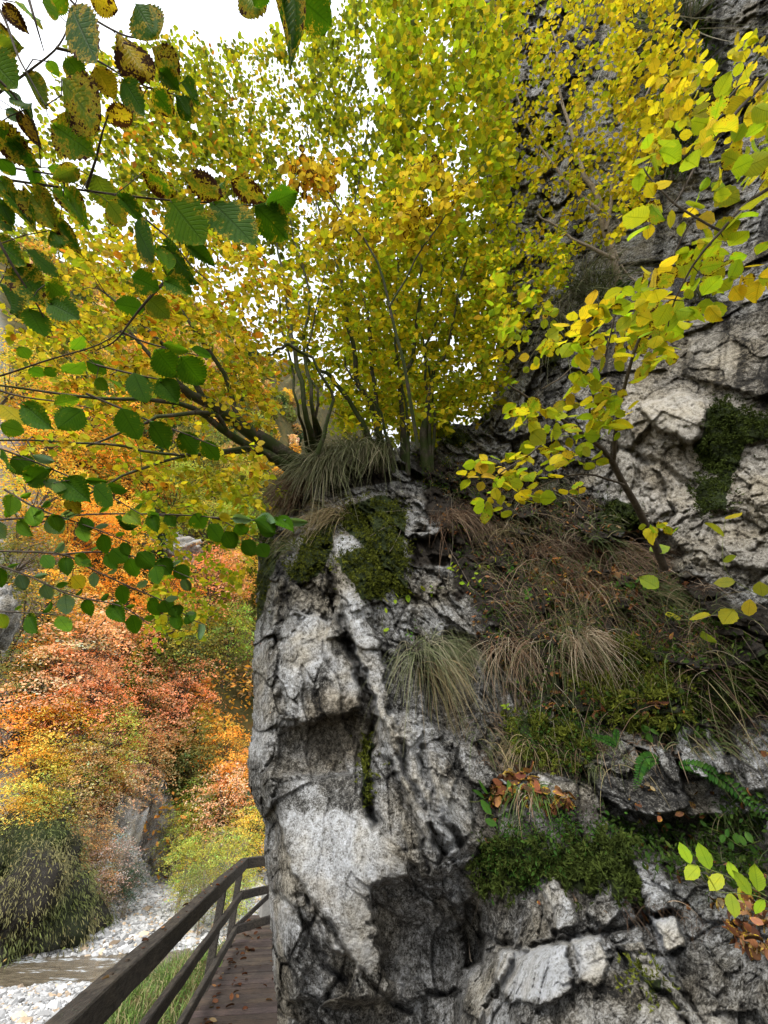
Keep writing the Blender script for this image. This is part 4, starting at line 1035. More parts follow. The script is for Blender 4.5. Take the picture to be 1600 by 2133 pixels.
lean = [wiggle(stem_pts([(665, 992, 5.6, .16), (615, 962, 5.3, .115), (560, 925, 5.1, .10), (500, 885, 4.9, .085), (440, 845, 4.7, .07), (395, 820, 4.5, .05), (340, 770, 4.4, .03), (280, 700, 4.4, .016)], 18), .05, 1),
        wiggle(stem_pts([(655, 1005, 5.5, .12), (595, 972, 5.15, .07), (540, 938, 4.9, .055), (470, 895, 4.6, .042), (420, 855, 4.3, .032), (337, 839, 4.0, .022), (244, 827, 3.7, .016), (112, 815, 3.5, .011), (-40, 805, 3.3, .007)], 20), .04, 2),
        wiggle(stem_pts([(470, 895, 4.6, .03), (442, 860, 4.4, .025), (337, 869, 3.7, .018), (292, 884, 3.6, .013), (180, 930, 3.5, .008)], 12), .03, 3),
        wiggle(stem_pts([(560, 950, 4.95, .03), (525, 934, 4.7, .025), (412, 947, 3.8, .016), (300, 940, 3.6, .013), (202, 923, 3.5, .010), (-20, 917, 3.2, .007)], 14), .03, 4),
        wiggle(stem_pts([(540, 938, 4.9, .03), (394, 950, 4.0, .015), (300, 974, 3.5, .012), (225, 1007, 3.3, .009), (150, 1060, 3.2, .006)], 12), .03, 5),
        wiggle(stem_pts([(430, 842, 4.65, .035), (380, 760, 4.5, .025), (290, 670, 4.4, .018), (200, 600, 4.5, .010)], 12), .05, 6),
        wiggle(stem_pts([(500, 885, 4.9, .035), (470, 790, 4.9, .028), (400, 680, 4.7, .02), (330, 580, 4.9, .012), (260, 500, 5.0, .008)], 12), .06, 7)]
crown('leaning_hornbeam', 'mossy tree leaning left from the buttress top with amber leaves', 'tree', lean, [
    dict(poly=[(60, 580), (180, 500), (420, 450), (560, 520), (620, 640), (600, 780), (560, 880), (420, 900), (200, 880), (60, 850), (20, 700)], n=713, t=(3.8, 6.6), pal=[OCH, YB, YGc, ORB, OLI], w=[4, 3, 4, .8, 1], L=0.072, m=10, bl=.8),
    dict(poly=[(60, 850), (420, 900), (560, 930), (590, 1010), (450, 1020), (250, 1000), (60, 980)], n=80, t=(3.2, 4.6), pal=[OCH, YB, YGc, ORB], w=[4, 3, 3, 1], L=0.070, m=9, bl=.8),
    dict(poly=[(240, 960), (560, 1000), (540, 1180), (400, 1330), (300, 1330), (320, 1150)], n=138, t=(3.6, 5.2), pal=[YGc, LIM, YB, OCH], w=[5, 2, 3, 1], L=0.066, m=9, bl=.3),
    dict(poly=[(440, 930), (600, 1000), (600, 1060), (520, 1060), (430, 1010)], n=29, t=(4.2, 6), pal=[YGc, OLI, YB], w=[5, 3, 1], L=0.066, m=8),
], rad=.005)
# multi stemmed hazel behind the ledge
hz = []
for k, pts in enumerate([
    [(655, 950, 4.9, .06), (640, 860, 5.0, .05), (615, 740, 5.2, .045), (600, 640, 5.5, .035), (575, 500, 6.1, .022), (560, 330, 7.0, .012)],
    [(662, 948, 4.9, .05), (655, 860, 5.0, .04), (635, 740, 5.2, .033), (640, 600, 5.6, .025), (600, 420, 6.4, .015), (640, 260, 7.2, .008)],
    [(668, 948, 4.95, .035), (663, 860, 5.05, .028), (645, 745, 5.2, .024), (660, 620, 5.6, .016), (700, 450, 6.2, .010)],
    [(645, 950, 4.9, .03), (622, 860, 5.0, .026), (602, 735, 5.2, .022), (560, 560, 5.6, .016), (480, 400, 6.4, .010)],
    [(795, 985, 5.0, .06), (750, 870, 5.1, .055), (700, 800, 5.3, .05), (655, 762, 5.4, .035), (590, 690, 5.7, .022), (520, 600, 6.2, .012)],
    [(805, 985, 5.0, .08), (775, 850, 5.15, .07), (745, 780, 5.3, .06), (735, 700, 5.5, .045), (700, 560, 5.9, .03), (655, 400, 6.6, .018), (640, 200, 7.6, .009)],
    [(800, 985, 5.1, .055), (782, 850, 5.2, .05), (775, 740, 5.4, .045), (762, 620, 5.7, .035), (740, 480, 6.2, .022), (760, 300, 7.0, .012), (800, 120, 8, .008)],
    [(842, 990, 5.0, .06), (838, 860, 5.1, .055), (842, 780, 5.3, .05), (865, 700, 5.5, .04), (875, 580, 5.9, .03), (880, 430, 6.5, .02), (900, 250, 7.3, .012), (960, 80, 8.2, .007)],
    [(850, 990, 5.1, .035), (850, 860, 5.2, .03), (825, 740, 5.5, .025), (830, 600, 6.0, .018), (830, 420, 6.7, .012)],
    [(888, 985, 5.2, .075), (885, 870, 5.3, .065), (900, 800, 5.4, .05), (925, 740, 5.6, .035), (950, 620, 6.0, .025), (1000, 450, 6.6, .015), (1050, 300, 7.2, .008)],
    [(892, 985, 5.2, .05), (895, 860, 5.4, .04), (885, 760, 5.6, .03), (915, 640, 6.0, .022), (930, 480, 6.6, .015)],
    [(900, 985, 5.3, .03), (905, 850, 5.4, .028), (890, 760, 5.6, .022), (870, 680, 5.9, .015)],
    [(820, 990, 5.0, .03), (790, 860, 5.2, .025), (730, 770, 5.5, .02), (720, 640, 5.9, .014), (690, 500, 6.3, .008)],
    [(660, 950, 4.9, .05), (690, 850, 4.9, .03), (665, 770, 4.8, .026), (600, 720, 4.7, .03), (560, 740, 4.6, .016)]]):
    hz.append(wiggle(stem_pts(pts, 18, k < 13) * np.array([1, 1, 1, .66]), .09, 20 + k))
crown('hazel_shrub', 'many stemmed shrub with yellow green leaves growing on the buttress top', 'shrub', hz, [
    dict(poly=[(560, 560), (700, 480), (1040, 480), (1060, 800), (1000, 880), (700, 900), (620, 800)], n=800, t=(5.1, 7.6), pal=[YGc, YB, LIM, OCH, OLI], w=[6, 4, 1, 1.2, 1], L=0.082, m=9, bl=.35),
    dict(poly=[(700, 560), (1040, 520), (1040, 860), (900, 900), (720, 880)], n=529, t=(7, 9.5), pal=[YGc, YB, OLI], w=[5, 3, 1], L=0.125, m=10),
    dict(poly=[(780, -60), (1080, -60), (1060, 300), (1060, 560), (760, 560), (800, 300)], n=1035, t=(5.6, 9.5), pal=[YGc, YB, LIM, OLI, OCH], w=[6, 2.5, 1.5, 1.5, .8], L=0.105, m=9, bl=.3),
    dict(poly=[(420, 200), (600, 380), (640, 560), (450, 520), (250, 420), (200, 260)], n=345, t=(5.6, 8.5), pal=[OLI, YGc, OCH, ORB], w=[4, 4, 2, .6], L=0.094, m=9, bl=.3),
    dict(poly=[(360, 120), (480, 90), (560, 250), (600, 380), (440, 330), (260, 260)], n=149, t=(7, 9.5), pal=[OLI, YGc, ORB, OCH], w=[5, 3, .6, 1.2], L=0.094, m=8),
    dict(poly=[(640, 60), (800, -40), (860, 300), (800, 400), (720, 380), (640, 250)], n=299, t=(6.5, 10), pal=[OLI, YGc, YB], w=[5, 4, .8], L=0.098, m=8),
    dict(poly=[(120, 120), (330, 60), (420, 130), (440, 330), (300, 480), (100, 520), (60, 300)], n=230, t=(5.5, 8.5), pal=[OLI, YGc, OCH, YB], w=[4, 5, 1.5, 1], L=.09, m=8, bl=.4),
    dict(poly=[(-40, 420), (160, 400), (240, 560), (100, 640), (-40, 660)], n=60, t=(5, 7), pal=[OLI, YGc, OCH], w=[3, 5, 2], L=.085, m=8, bl=.4),
    dict(poly=[(540, 60), (640, 40), (720, 120), (780, 560), (600, 560), (520, 300)], n=330, t=(6, 9.5), pal=[OLI, YGc, YB, OCH], w=[3, 6, 2, 1.5], L=.082, m=9, bl=.3),
    dict(poly=[(330, 60), (540, 100), (600, 330), (560, 520), (330, 480), (300, 200)], n=230, t=(6, 9), pal=[OLI, YGc, OCH, YB], w=[4, 5, 2, 1], L=.08, m=9, bl=.4),
    dict(poly=[(690, 820), (920, 820), (1000, 860), (900, 935), (760, 930), (690, 900)], n=110, t=(6.6, 8.5), pal=[YGc, YB, OLI], w=[6, 2, 2], L=.10, m=9),
], rad=.006)
# maple-like ochre band in front of the hazel
mp_ = [wiggle(stem_pts([(870, 935, 4.7, .022), (850, 800, 4.6, .02), (810, 640, 4.6, .016), (760, 500, 4.7, .012), (680, 400, 4.9, .008), (610, 350, 5.1, .005)], 16), .06, 61),
       wiggle(stem_pts([(810, 640, 4.6, .012), (880, 520, 4.7, .009), (960, 400, 4.9, .007), (1010, 340, 5.0, .004)], 12), .05, 62)]
crown('field_maple_sapling', 'thin sapling with spotted ochre leaves in front of the green yellow shrub', 'sapling', mp_, [
    dict(poly=[(600, 340), (690, 330), (700, 390), (620, 400)], n=18, t=(4.6, 5.3), pal=[OCH, ORB], w=[4, 1], L=0.094, m=9, bl=1.0, kind='mid'),
    dict(poly=[(680, 430), (840, 340), (980, 330), (1010, 400), (900, 500), (740, 530), (640, 560)], n=85, t=(4.5, 5.6), pal=[OCH, YB, YGc], w=[5, 3, 2], L=0.094, m=9, bl=.9, kind='mid'),
], rad=.004)
# yellow tree against the cliff
yt = [wiggle(stem_pts([(1290, 590, 6.3, .05), (1262, 480, 6.4, .045), (1235, 395, 6.5, .04), (1200, 300, 6.9, .03), (1170, 180, 7.3, .02), (1150, 60, 7.8, .012)], 16), .08, 71),
      wiggle(stem_pts([(1262, 480, 6.3, .03), (1290, 350, 6.3, .025), (1340, 220, 6.4, .018), (1400, 100, 6.6, .010)], 12), .08, 72),
      wiggle(stem_pts([(1250, 440, 6.4, .03), (1180, 380, 6.6, .022), (1110, 280, 7.0, .016), (1060, 160, 7.5, .01)], 12), .08, 73),
      wiggle(stem_pts([(1280, 540, 6.2, .03), (1200, 500, 6.3, .02), (1120, 440, 6.5, .012)], 10), .06, 74)]
crown('cliff_tree', 'small tree with bright yellow leaves rooted high on the cliff', 'tree', yt, [
    dict(poly=[(1060, -60), (1300, -60), (1330, 300), (1270, 500), (1180, 540), (1050, 420)], n=290, t=(5.8, 7.8), pal=[YB, YGc, OCH], w=[7, 3, .8], L=0.082, m=8, bl=.3),
    dict(poly=[(1250, -40), (1380, 0), (1450, 80), (1440, 240), (1340, 420), (1280, 500), (1300, 300)], n=172, t=(5.3, 6.3), pal=[YB, OCH, YGc], w=[7, 2, 1.5], L=0.082, m=8, bl=.3),
    dict(poly=[(1020, 420), (1200, 500), (1180, 620), (1060, 700), (1020, 640)], n=126, t=(5.4, 6.5), pal=[YGc, YB, LIM], w=[5, 4, 1], L=0.070, m=8, bl=.2),
], rad=.004, barkmat=M_TWIG)
# sapling on the slope, right
sp_ = [wiggle(stem_pts([(1385, 1185, 3.25, .030), (1345, 1090, 3.1, .026), (1300, 1010, 2.95, .022), (1277, 960, 2.85, .020), (1240, 925, 2.75, .014), (1190, 890, 2.65, .010), (1130, 850, 2.6, .007), (1060, 800, 2.6, .005)], 18), .015, 81),
       wiggle(stem_pts([(1278, 962, 2.85, .016), (1283, 900, 2.75, .013), (1300, 800, 2.6, .011), (1335, 700, 2.5, .009), (1390, 560, 2.4, .006), (1440, 470, 2.3, .004)], 14), .02, 82),
       wiggle(stem_pts([(1190, 890, 2.65, .008), (1150, 910, 2.6, .006), (1080, 960, 2.55, .005), (1010, 1010, 2.5, .003)], 10), .02, 83),
       wiggle(stem_pts([(1300, 1010, 2.9, .009), (1240, 990, 2.8, .007), (1160, 1000, 2.7, .005), (1060, 1050, 2.6, .003)], 10), .02, 84),
       wiggle(stem_pts([(1240, 925, 2.75, .008), (1230, 850, 2.6, .007), (1260, 740, 2.5, .005), (1290, 640, 2.4, .004)], 10), .02, 85)]
HL = dict(pal=[YB, YGc, LIM, OCH], w=[3.5, 3.5, 3, .8], kind='mid', bl=.7, tilt=.6, face=.2)
crown('hazel_sapling', 'thin brown sapling leaning from the slope with large yellow and lime leaves', 'sapling', sp_, [
    dict(poly=[(1180, 690), (1300, 600), (1390, 560), (1400, 720), (1320, 800), (1230, 830)], n=44, t=(2.2, 2.8), L=0.090, m=4, **HL),
    dict(poly=[(1080, 820), (1200, 800), (1300, 860), (1260, 960), (1150, 960), (1050, 880)], n=26, t=(2.3, 2.8), L=0.090, m=4, **HL),
    dict(poly=[(960, 930), (1100, 900), (1220, 950), (1240, 1020), (1100, 1040), (980, 1000)], n=21, t=(2.3, 2.8), L=0.082, m=4, **HL),
    dict(poly=[(1340, 1070), (1400, 1070), (1400, 1110), (1350, 1120)], n=3, t=(2.5, 2.8), L=0.086, m=3, **HL),
    dict(poly=[(1000, 1040), (1060, 1050), (1040, 1100)], n=3, t=(2.5, 2.8), L=0.078, m=3, **HL),
    dict(poly=[(1020, 560), (1100, 600), (1180, 690), (1100, 760), (1040, 760)], n=30, t=(2.8, 3.8), L=0.078, m=4, **HL),
], rad=.003, barkmat=M_BARK, sides=8)
# hazel branch hanging in from the upper right
rb = [wiggle(stem_pts([(1700, 60, 2.0, .010), (1560, 200, 1.9, .008), (1460, 330, 1.85, .006), (1400, 430, 1.8, .004)], 14), .02, 91),
      wiggle(stem_pts([(1720, 300, 1.9, .010), (1600, 400, 1.8, .008), (1500, 480, 1.75, .006), (1430, 580, 1.8, .004), (1390, 680, 1.9, .003)], 14), .02, 92),
      wiggle(stem_pts([(1500, 480, 1.75, .005), (1400, 420, 1.8, .004), (1340, 350, 1.85, .003)], 10), .01, 93)]
crown('hazel_branch', 'branch with large yellow and green toothed leaves entering from the upper right', 'branch', rb, [
    dict(poly=[(1480, 180), (1620, 160), (1640, 420), (1520, 420), (1440, 400), (1430, 280)], n=13, t=(1.7, 2.1), L=0.090, m=4, pal=[YB, YGc, LIM, OCH], w=[2.5, 4, 3.5, .6], kind='mid', bl=.65, tilt=.8, face=.1),
    dict(poly=[(1330, 400), (1500, 380), (1640, 420), (1640, 640), (1480, 680), (1360, 620)], n=21, t=(1.6, 2.1), L=0.090, m=4, pal=[YB, YGc, LIM, OCH], w=[3, 4, 3, .8], kind='mid', bl=.7, tilt=.6, face=.25),
    dict(poly=[(1300, 290), (1400, 290), (1390, 360), (1310, 400)], n=2, t=(1.7, 1.9), L=0.098, m=3, pal=[LIM], w=[1], kind='mid', bl=.2, tilt=.4, face=.5),
], rad=.002, barkmat=M_BARK, sides=6, stemname='twig', amp=.01)
# yellow leaves scattered high in the right corner
cr2 = [wiggle(stem_pts([(1700, -60, 4.2, .02), (1580, 120, 4.1, .014), (1480, 260, 4.1, .01), (1400, 380, 4.3, .006)], 12), .05, 95)]
crown('cliff_branch', 'drooping branch with narrow bright yellow leaves against the dark upper cliff', 'branch', cr2, [
    dict(poly=[(1340, 150), (1480, 120), (1600, 60), (1640, 240), (1480, 330), (1360, 330)], n=42, t=(3.6, 4.8), L=.10, m=5, pal=[YB, OCH, YGc], w=[6, 1, 1], kind='mid', bl=.2, tilt=.9, face=0)], rad=.003, stemname='twig')

# ------------------------------------------------------------------ close branches on the left, leaf by leaf
def near_branch(name, label, twigs, lvs, t, group='green leafy branches reaching in from the left', extra=0, lpx=45, seed=0, pal=None, bl0=.1, dt=.05, sprays=()):
    """twigs: px polylines; lvs: (base u, v, tip u, v, width, colour key, blight)"""
    CK = {'g': np.array([.05, .135, .007]), 'G': np.array([.10, .22, .012]), 'y': np.array([.42, .36, .02]), 'o': np.array([.16, .24, .022]), 'b': np.array([.22, .12, .03]), 's': np.array([.12, .21, .11])}  # 's' puts the grey-green sheen of upper leaf faces into the colour
    tw = []
    for k, pl in enumerate(twigs):
        q = np.array(pl, float); tt = t + dt * np.sin(np.linspace(0, 2, len(q)) + k)
        r_ = np.linspace(.0034, .0012, len(q)) * (t / 1.0) ** .6
        tw.append(resample(np.c_[at(q[:, 0], q[:, 1], tt), r_], 20))
    root = empty(name, tuple(tw[0][0, :3])); tag(root, label, 'branch', group)
    A = np.array(tw); tb = Bag(); tb.add(*tubes(A[:, :, :3], A[:, :, 3], 6))
    TP = A[:, :, :3].reshape(-1, 3); lb = Bag()
    def one(bu, bv, tu, tv, wd, c, bl, tt=None):
        tt = t + R.normal(0, dt * .8) if tt is None else tt
        B = at(bu, bv, tt); T_ = at(tu, tv, tt + R.normal(0, .03) * t); ax = T_ - B; L = np.linalg.norm(ax) * 1.0; Wm = wd / FPX * t * 1.12
        vw = nrm(EYE - B); nv = nrm(vw + .25 * R.normal(size=3) + np.array([0, 0, -.1]))
        cc = CK[c] * R.uniform(.8, 1.2)
        lb.add(*leaves('big', B[None], ax[None], nv[None], np.array([L]), np.array([Wm]), cc[None], blight=np.array([bl]), curl=R.uniform(-1.6, 2.4, 1)))
        j = np.argmin(((TP - B) ** 2).sum(1)); P = TP[j]
        C = np.stack([P, (P + B) / 2 + R.normal(0, .004, 3), B, B + ax * .05]); tb.add(*tubes(C[None], np.full((1, 4), .0011 * t ** .6), 4))
    for l in lvs: one(*l)
    for (k, s0, s1, sp_px, lp, cs) in sprays:      # leaves in pairs down a twig
        q = np.array(twigs[k], float); seg = np.r_[0, np.cumsum(np.hypot(*np.diff(q, axis=0).T))]; s = s0 * seg[-1]; n_ = 0
        while s < s1 * seg[-1]:
            u_ = np.interp(s, seg, q[:, 0]); v__ = np.interp(s, seg, q[:, 1]); du = np.interp(s + 5, seg, q[:, 0]) - u_; dv = np.interp(s + 5, seg, q[:, 1]) - v__
            a = math.atan2(dv, du); sgn = 1 if n_ % 2 == 0 else -1
            ang = a + sgn * R.uniform(.6, 1.1); l_ = lp * R.uniform(.75, 1.15)
            if sgn < 0: l_ *= R.uniform(.6, 1)      # the far row is seen foreshortened
            c = cs[R.integers(len(cs))]; bu, bv = u_ + 5 * math.cos(ang), v__ + 5 * math.sin(ang)
            one(bu, bv, bu + l_ * math.cos(ang), bv + l_ * math.sin(ang) + (6 if sgn > 0 else 2), l_ * (R.uniform(.62, .8) if sgn > 0 else R.uniform(.25, .5)), c, R.uniform(0, bl0))
            s += sp_px * R.uniform(.75, 1.25); n_ += 1
    tb.build('twig', M_BARK, root); lb.build('foliage', M_LEAF, root)
near_branch('elm_branch', 'topmost close branch with large green leaves blotched black at upper left',
    [[(-40, 230), (0, 192), (60, 148), (118, 100), (145, 48), (165, -20)], [(118, 100), (165, 112), (210, 130), (260, 160), (310, 182), (345, 190)], [(130, -20), (170, 22), (240, 65), (285, 78), (320, 60)], [(-20, -10), (10, 40), (35, 110), (55, 150), (95, 220)], [(55, -20), (75, 50), (92, 108)], [(-30, 140), (30, 200), (75, 270), (85, 350)]],
    [(148, 15, 200, 128, 70, 'g', .45), (282, 8, 325, 78, 62, 'g', .4), (243, 68, 308, 168, 62, 'y', .85), (316, 98, 372, 175, 56, 'o', .7), (128, 165, 205, 268, 84, 'o', .6), (114, 262, 196, 322, 66, 'G', .5),
     (-30, 110, 35, 182, 66, 'G', .2), (-10, 262, 78, 345, 52, 'g', .6), (48, 150, 98, 218, 42, 'o', .4), (140, 122, 175, 168, 40, 'G', .3), (258, 165, 300, 238, 42, 'g', .3), (318, 185, 362, 242, 36, 'g', .5), (365, 198, 398, 245, 34, 'g', .2), (378, 172, 412, 208, 34, 'g', .2),
     (200, 140, 238, 205, 40, 'y', .6), (276, 235, 220, 248, 34, 'y', .75), (10, 12, 58, 68, 26, 'b', .9), (48, 8, 82, 48, 34, 'G', .4), (88, 5, 122, 28, 30, 'G', .2), (185, -12, 245, 20, 46, 'y', .7), (140, -15, 100, 20, 34, 'G', .2), (0, 62, 45, 100, 36, 'o', .5),
     (0, 330, 32, 365, 28, 'g', .2), (12, 190, 35, 212, 24, 'g', .1), (38, 200, 62, 228, 28, 'g', .1), (15, 228, 45, 255, 22, 'g', .2), (52, 240, 82, 305, 26, 'b', .9), (40, 90, 0, 112, 30, 'o', .3), (200, 165, 165, 205, 24, 'G', .3), (100, 128, 122, 158, 20, 'G', .1), (335, 150, 372, 186, 30, 'g', .2), (60, 292, 20, 312, 30, 'G', .4)], .88)
near_branch('elm_branch', 'three green holed leaves hanging from the top edge against white sky', [[(560, -60), (590, -30), (640, -5), (690, 0)], [(480, -40), (520, -20), (560, -30)]],
    [(584, -15, 612, 108, 46, 'g', .35), (620, -8, 690, 52, 64, 'g', .3), (500, -30, 545, 30, 48, 'o', .5), (660, -20, 690, 5, 20, 'g', .1), (560, -40, 530, 12, 30, 'g', .2)], 1.15)
near_branch('elm_branch', 'long close branch of large pleated green leaves, blotched along the tops, crossing the upper left',
    [[(-40, 366), (0, 372), (90, 385), (240, 405), (330, 415), (400, 420), (470, 424), (530, 428), (570, 430)], [(240, 405), (270, 430), (310, 462), (360, 505), (400, 555), (440, 590)], [(-40, 330), (40, 352), (120, 366), (180, 395)], [(180, 392), (200, 330), (215, 270), (235, 215)], [(345, 585), (310, 622), (275, 665), (240, 710), (200, 730)], [(-20, 470), (30, 560), (80, 640), (110, 700)]],
    [(196, 362, 238, 440, 46, 'o', .2), (65, 402, 115, 476, 54, 'o', .5), (140, 412, 176, 464, 40, 'G', .4), (300, 356, 368, 402, 48, 'G', .65), (380, 362, 462, 408, 40, 'o', .8), (482, 378, 552, 418, 38, 'o', .85), (552, 426, 618, 402, 42, 'g', .1), (355, 418, 425, 506, 72, 'G', .25), (443, 422, 530, 508, 70, 'g', .25), (530, 428, 598, 496, 58, 'g', .2),
     (280, 465, 320, 544, 66, 'g', .25), (348, 512, 402, 590, 60, 'g', .2), (325, 518, 352, 562, 36, 'G', .1), (388, 508, 446, 552, 28, 'g', .1), (275, 575, 330, 602, 42, 'g', .3), (344, 585, 400, 612, 34, 'g', .4), (302, 645, 240, 632, 32, 'g', .1), (310, 622, 352, 662, 42, 'o', .3), (60, 330, 80, 400, 22, 'g', .2), (30, 415, 70, 470, 34, 'g', .3), (105, 480, 132, 514, 30, 'g', .4), (124, 460, 168, 530, 26, 'g', .6),
     (35, 555, 88, 632, 56, 'g', .5), (100, 588, 146, 628, 42, 'G', .3), (104, 632, 166, 664, 40, 'g', .2), (60, 645, 94, 700, 40, 'g', .1), (-10, 500, 52, 552, 44, 'g', .4), (55, 520, 122, 575, 30, 'g', .3), (-20, 430, 24, 480, 40, 'g', .3), (0, 375, 32, 425, 34, 'G', .4), (0, 420, 26, 470, 32, 'g', .2), (160, 350, 110, 372, 26, 'o', .4), (100, 350, 150, 366, 22, 'G', .3), (250, 410, 295, 460, 26, 'g', .1), (430, 405, 470, 382, 30, 'g', .5), (225, 420, 262, 470, 42, 'o', .5), (0, 590, 40, 660, 34, 'g', .3)], .95)
near_branch('elm_branch', 'close branch with a stepped row of plain green leaves above the gorge',
    [[(250, 690), (300, 712), (360, 728), (420, 742)], [(200, 760), (260, 775), (330, 790), (380, 800)], [(180, 820), (250, 850), (320, 880), (390, 905), (450, 930)], [(-40, 788), (0, 783), (100, 750), (200, 720), (250, 690)]],
    [(325, 728, 370, 785, 48, 'g', .05), (376, 742, 422, 800, 50, 'g', .03), (342, 716, 392, 732, 22, 'G', .1), (398, 726, 440, 742, 18, 'g', 0), (278, 776, 305, 838, 44, 'g', .1), (333, 794, 370, 838, 40, 'g', .1), (252, 850, 288, 914, 44, 'g', .15), (312, 878, 350, 934, 44, 'g', .1), (375, 900, 410, 946, 40, 'g', .1), (420, 918, 455, 958, 34, 'g', .1), (135, 775, 175, 755, 30, 'G', .1), (180, 752, 222, 778, 26, 'g', .1), (150, 728, 175, 700, 24, 'G', .1), (60, 748, 40, 722, 22, 'G', .1), (95, 765, 115, 785, 22, 'g', .1), (60, 770, 95, 782, 22, 'g', .1), (200, 790, 225, 812, 24, 'G', .1), (228, 792, 250, 806, 18, 'G', .1)], 1.3)
near_branch('elm_branch', 'close branch with two rounded green leaves beside a yellow one at the left edge',
    [[(-40, 800), (40, 825), (130, 838), (190, 850)], [(-40, 930), (0, 935), (80, 965), (170, 1005), (240, 1040), (300, 1075)]],
    [(0, 842, 50, 884, 50, 'y', .2), (52, 844, 106, 892, 42, 'g', .1), (172, 852, 122, 892, 44, 'g', .05), (112, 842, 164, 830, 24, 'G', .3), (26, 950, 66, 986, 42, 'g', .05), (108, 975, 56, 1004, 42, 'g', .05), (136, 1002, 184, 1042, 46, 'g', .05), (196, 1012, 234, 1052, 38, 'g', .1), (66, 948, 112, 962, 16, 's', 0), (90, 1004, 128, 1010, 18, 's', 0), (112, 1006, 140, 1034, 18, 's', 0), (224, 1012, 265, 1022, 22, 'g', .1), (0, 952, 22, 975, 34, 'g', .1), (180, 1000, 225, 1004, 14, 'g', 0), (145, 1040, 165, 1070, 24, 'y', .5), (0, 885, 50, 900, 30, 'G', .1)], 1.45)
near_branch('elm_branch', 'slender branch of small green leaves ending in front of the buttress corner',
    [[(-40, 1086), (0, 1083), (120, 1075), (250, 1070), (380, 1073), (450, 1080), (500, 1105), (545, 1130)], [(440, 1078), (500, 1082), (570, 1085), (640, 1086)], [(10, 1020), (80, 1060), (180, 1095), (270, 1130)]],
    [(405, 1070, 425, 1100, 36, 'g', .2), (435, 1092, 462, 1128, 32, 'g', 0), (468, 1106, 488, 1142, 30, 'g', 0), (504, 1126, 530, 1156, 30, 'g', 0), (540, 1132, 556, 1160, 26, 'g', 0), (530, 1082, 572, 1110, 36, 'g', 0), (486, 1078, 524, 1084, 18, 's', 0), (534, 1080, 572, 1088, 20, 's', 0), (590, 1082, 640, 1088, 14, 's', 0), (575, 1084, 610, 1102, 24, 'g', 0), (492, 1090, 512, 1112, 28, 'g', .1), (455, 1076, 480, 1082, 16, 'y', 0), (270, 1072, 290, 1090, 28, 'o', .1), (345, 1072, 365, 1096, 22, 'g', .2), (310, 1078, 330, 1070, 20, 'g', .1)], 1.6, sprays=[(0, .03, .6, 34, 36, 'gGgs'), (2, .05, 1, 26, 34, 'gsG')])
near_branch('elm_branch', 'drooping slender branch of small green leaves, some with painted sheen, below the longer one',
    [[(-40, 1150), (0, 1148), (130, 1155), (190, 1185), (270, 1222), (340, 1252), (400, 1290), (425, 1300)], [(130, 1155), (210, 1150), (300, 1165), (400, 1205)], [(-40, 1272), (30, 1275), (120, 1280)], [(-40, 1165), (60, 1200), (150, 1240), (250, 1262), (310, 1300)]],
    [(232, 1144, 262, 1170, 32, 'g', 0), (288, 1150, 320, 1182, 32, 'g', 0), (330, 1166, 356, 1196, 32, 'g', 0), (366, 1180, 392, 1204, 28, 'g', 0), (340, 1250, 352, 1275, 28, 'g', 0), (360, 1262, 372, 1285, 26, 'g', 0), (388, 1276, 400, 1296, 24, 'g', 0), (150, 1200, 172, 1225, 28, 'y', .5)],
    1.8, sprays=[(0, .25, .98, 30, 32, 'gGgs'), (1, .1, 1, 26, 32, 'gsgG'), (2, .2, 1, 30, 32, 'gGo'), (3, .1, 1, 24, 32, 'gGsg')])

# ------------------------------------------------------------------ moss cushions
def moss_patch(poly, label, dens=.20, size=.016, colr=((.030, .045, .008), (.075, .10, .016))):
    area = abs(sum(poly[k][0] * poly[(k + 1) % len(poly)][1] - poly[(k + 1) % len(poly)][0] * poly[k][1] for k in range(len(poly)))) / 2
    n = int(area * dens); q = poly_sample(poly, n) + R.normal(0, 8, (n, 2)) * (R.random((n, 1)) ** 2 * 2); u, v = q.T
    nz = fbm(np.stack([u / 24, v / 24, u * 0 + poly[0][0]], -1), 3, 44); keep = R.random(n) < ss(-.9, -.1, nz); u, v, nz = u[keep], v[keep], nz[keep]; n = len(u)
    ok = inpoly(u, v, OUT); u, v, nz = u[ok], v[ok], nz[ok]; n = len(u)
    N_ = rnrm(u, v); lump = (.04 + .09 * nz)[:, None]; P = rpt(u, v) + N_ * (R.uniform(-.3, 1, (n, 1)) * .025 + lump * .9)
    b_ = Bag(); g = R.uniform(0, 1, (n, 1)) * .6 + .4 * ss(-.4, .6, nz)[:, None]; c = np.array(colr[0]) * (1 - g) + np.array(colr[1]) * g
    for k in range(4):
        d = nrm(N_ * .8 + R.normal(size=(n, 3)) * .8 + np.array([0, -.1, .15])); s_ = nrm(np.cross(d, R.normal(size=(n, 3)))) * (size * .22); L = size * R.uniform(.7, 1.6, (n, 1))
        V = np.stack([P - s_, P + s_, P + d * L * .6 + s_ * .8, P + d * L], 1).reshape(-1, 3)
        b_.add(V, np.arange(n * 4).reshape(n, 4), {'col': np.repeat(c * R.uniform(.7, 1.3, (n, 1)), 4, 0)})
    o = b_.build('moss_cushion', M_MOSS, None, True, loc=tuple(P.mean(0))); tag(o, label, 'moss', 'moss cushions on the rock'); return o
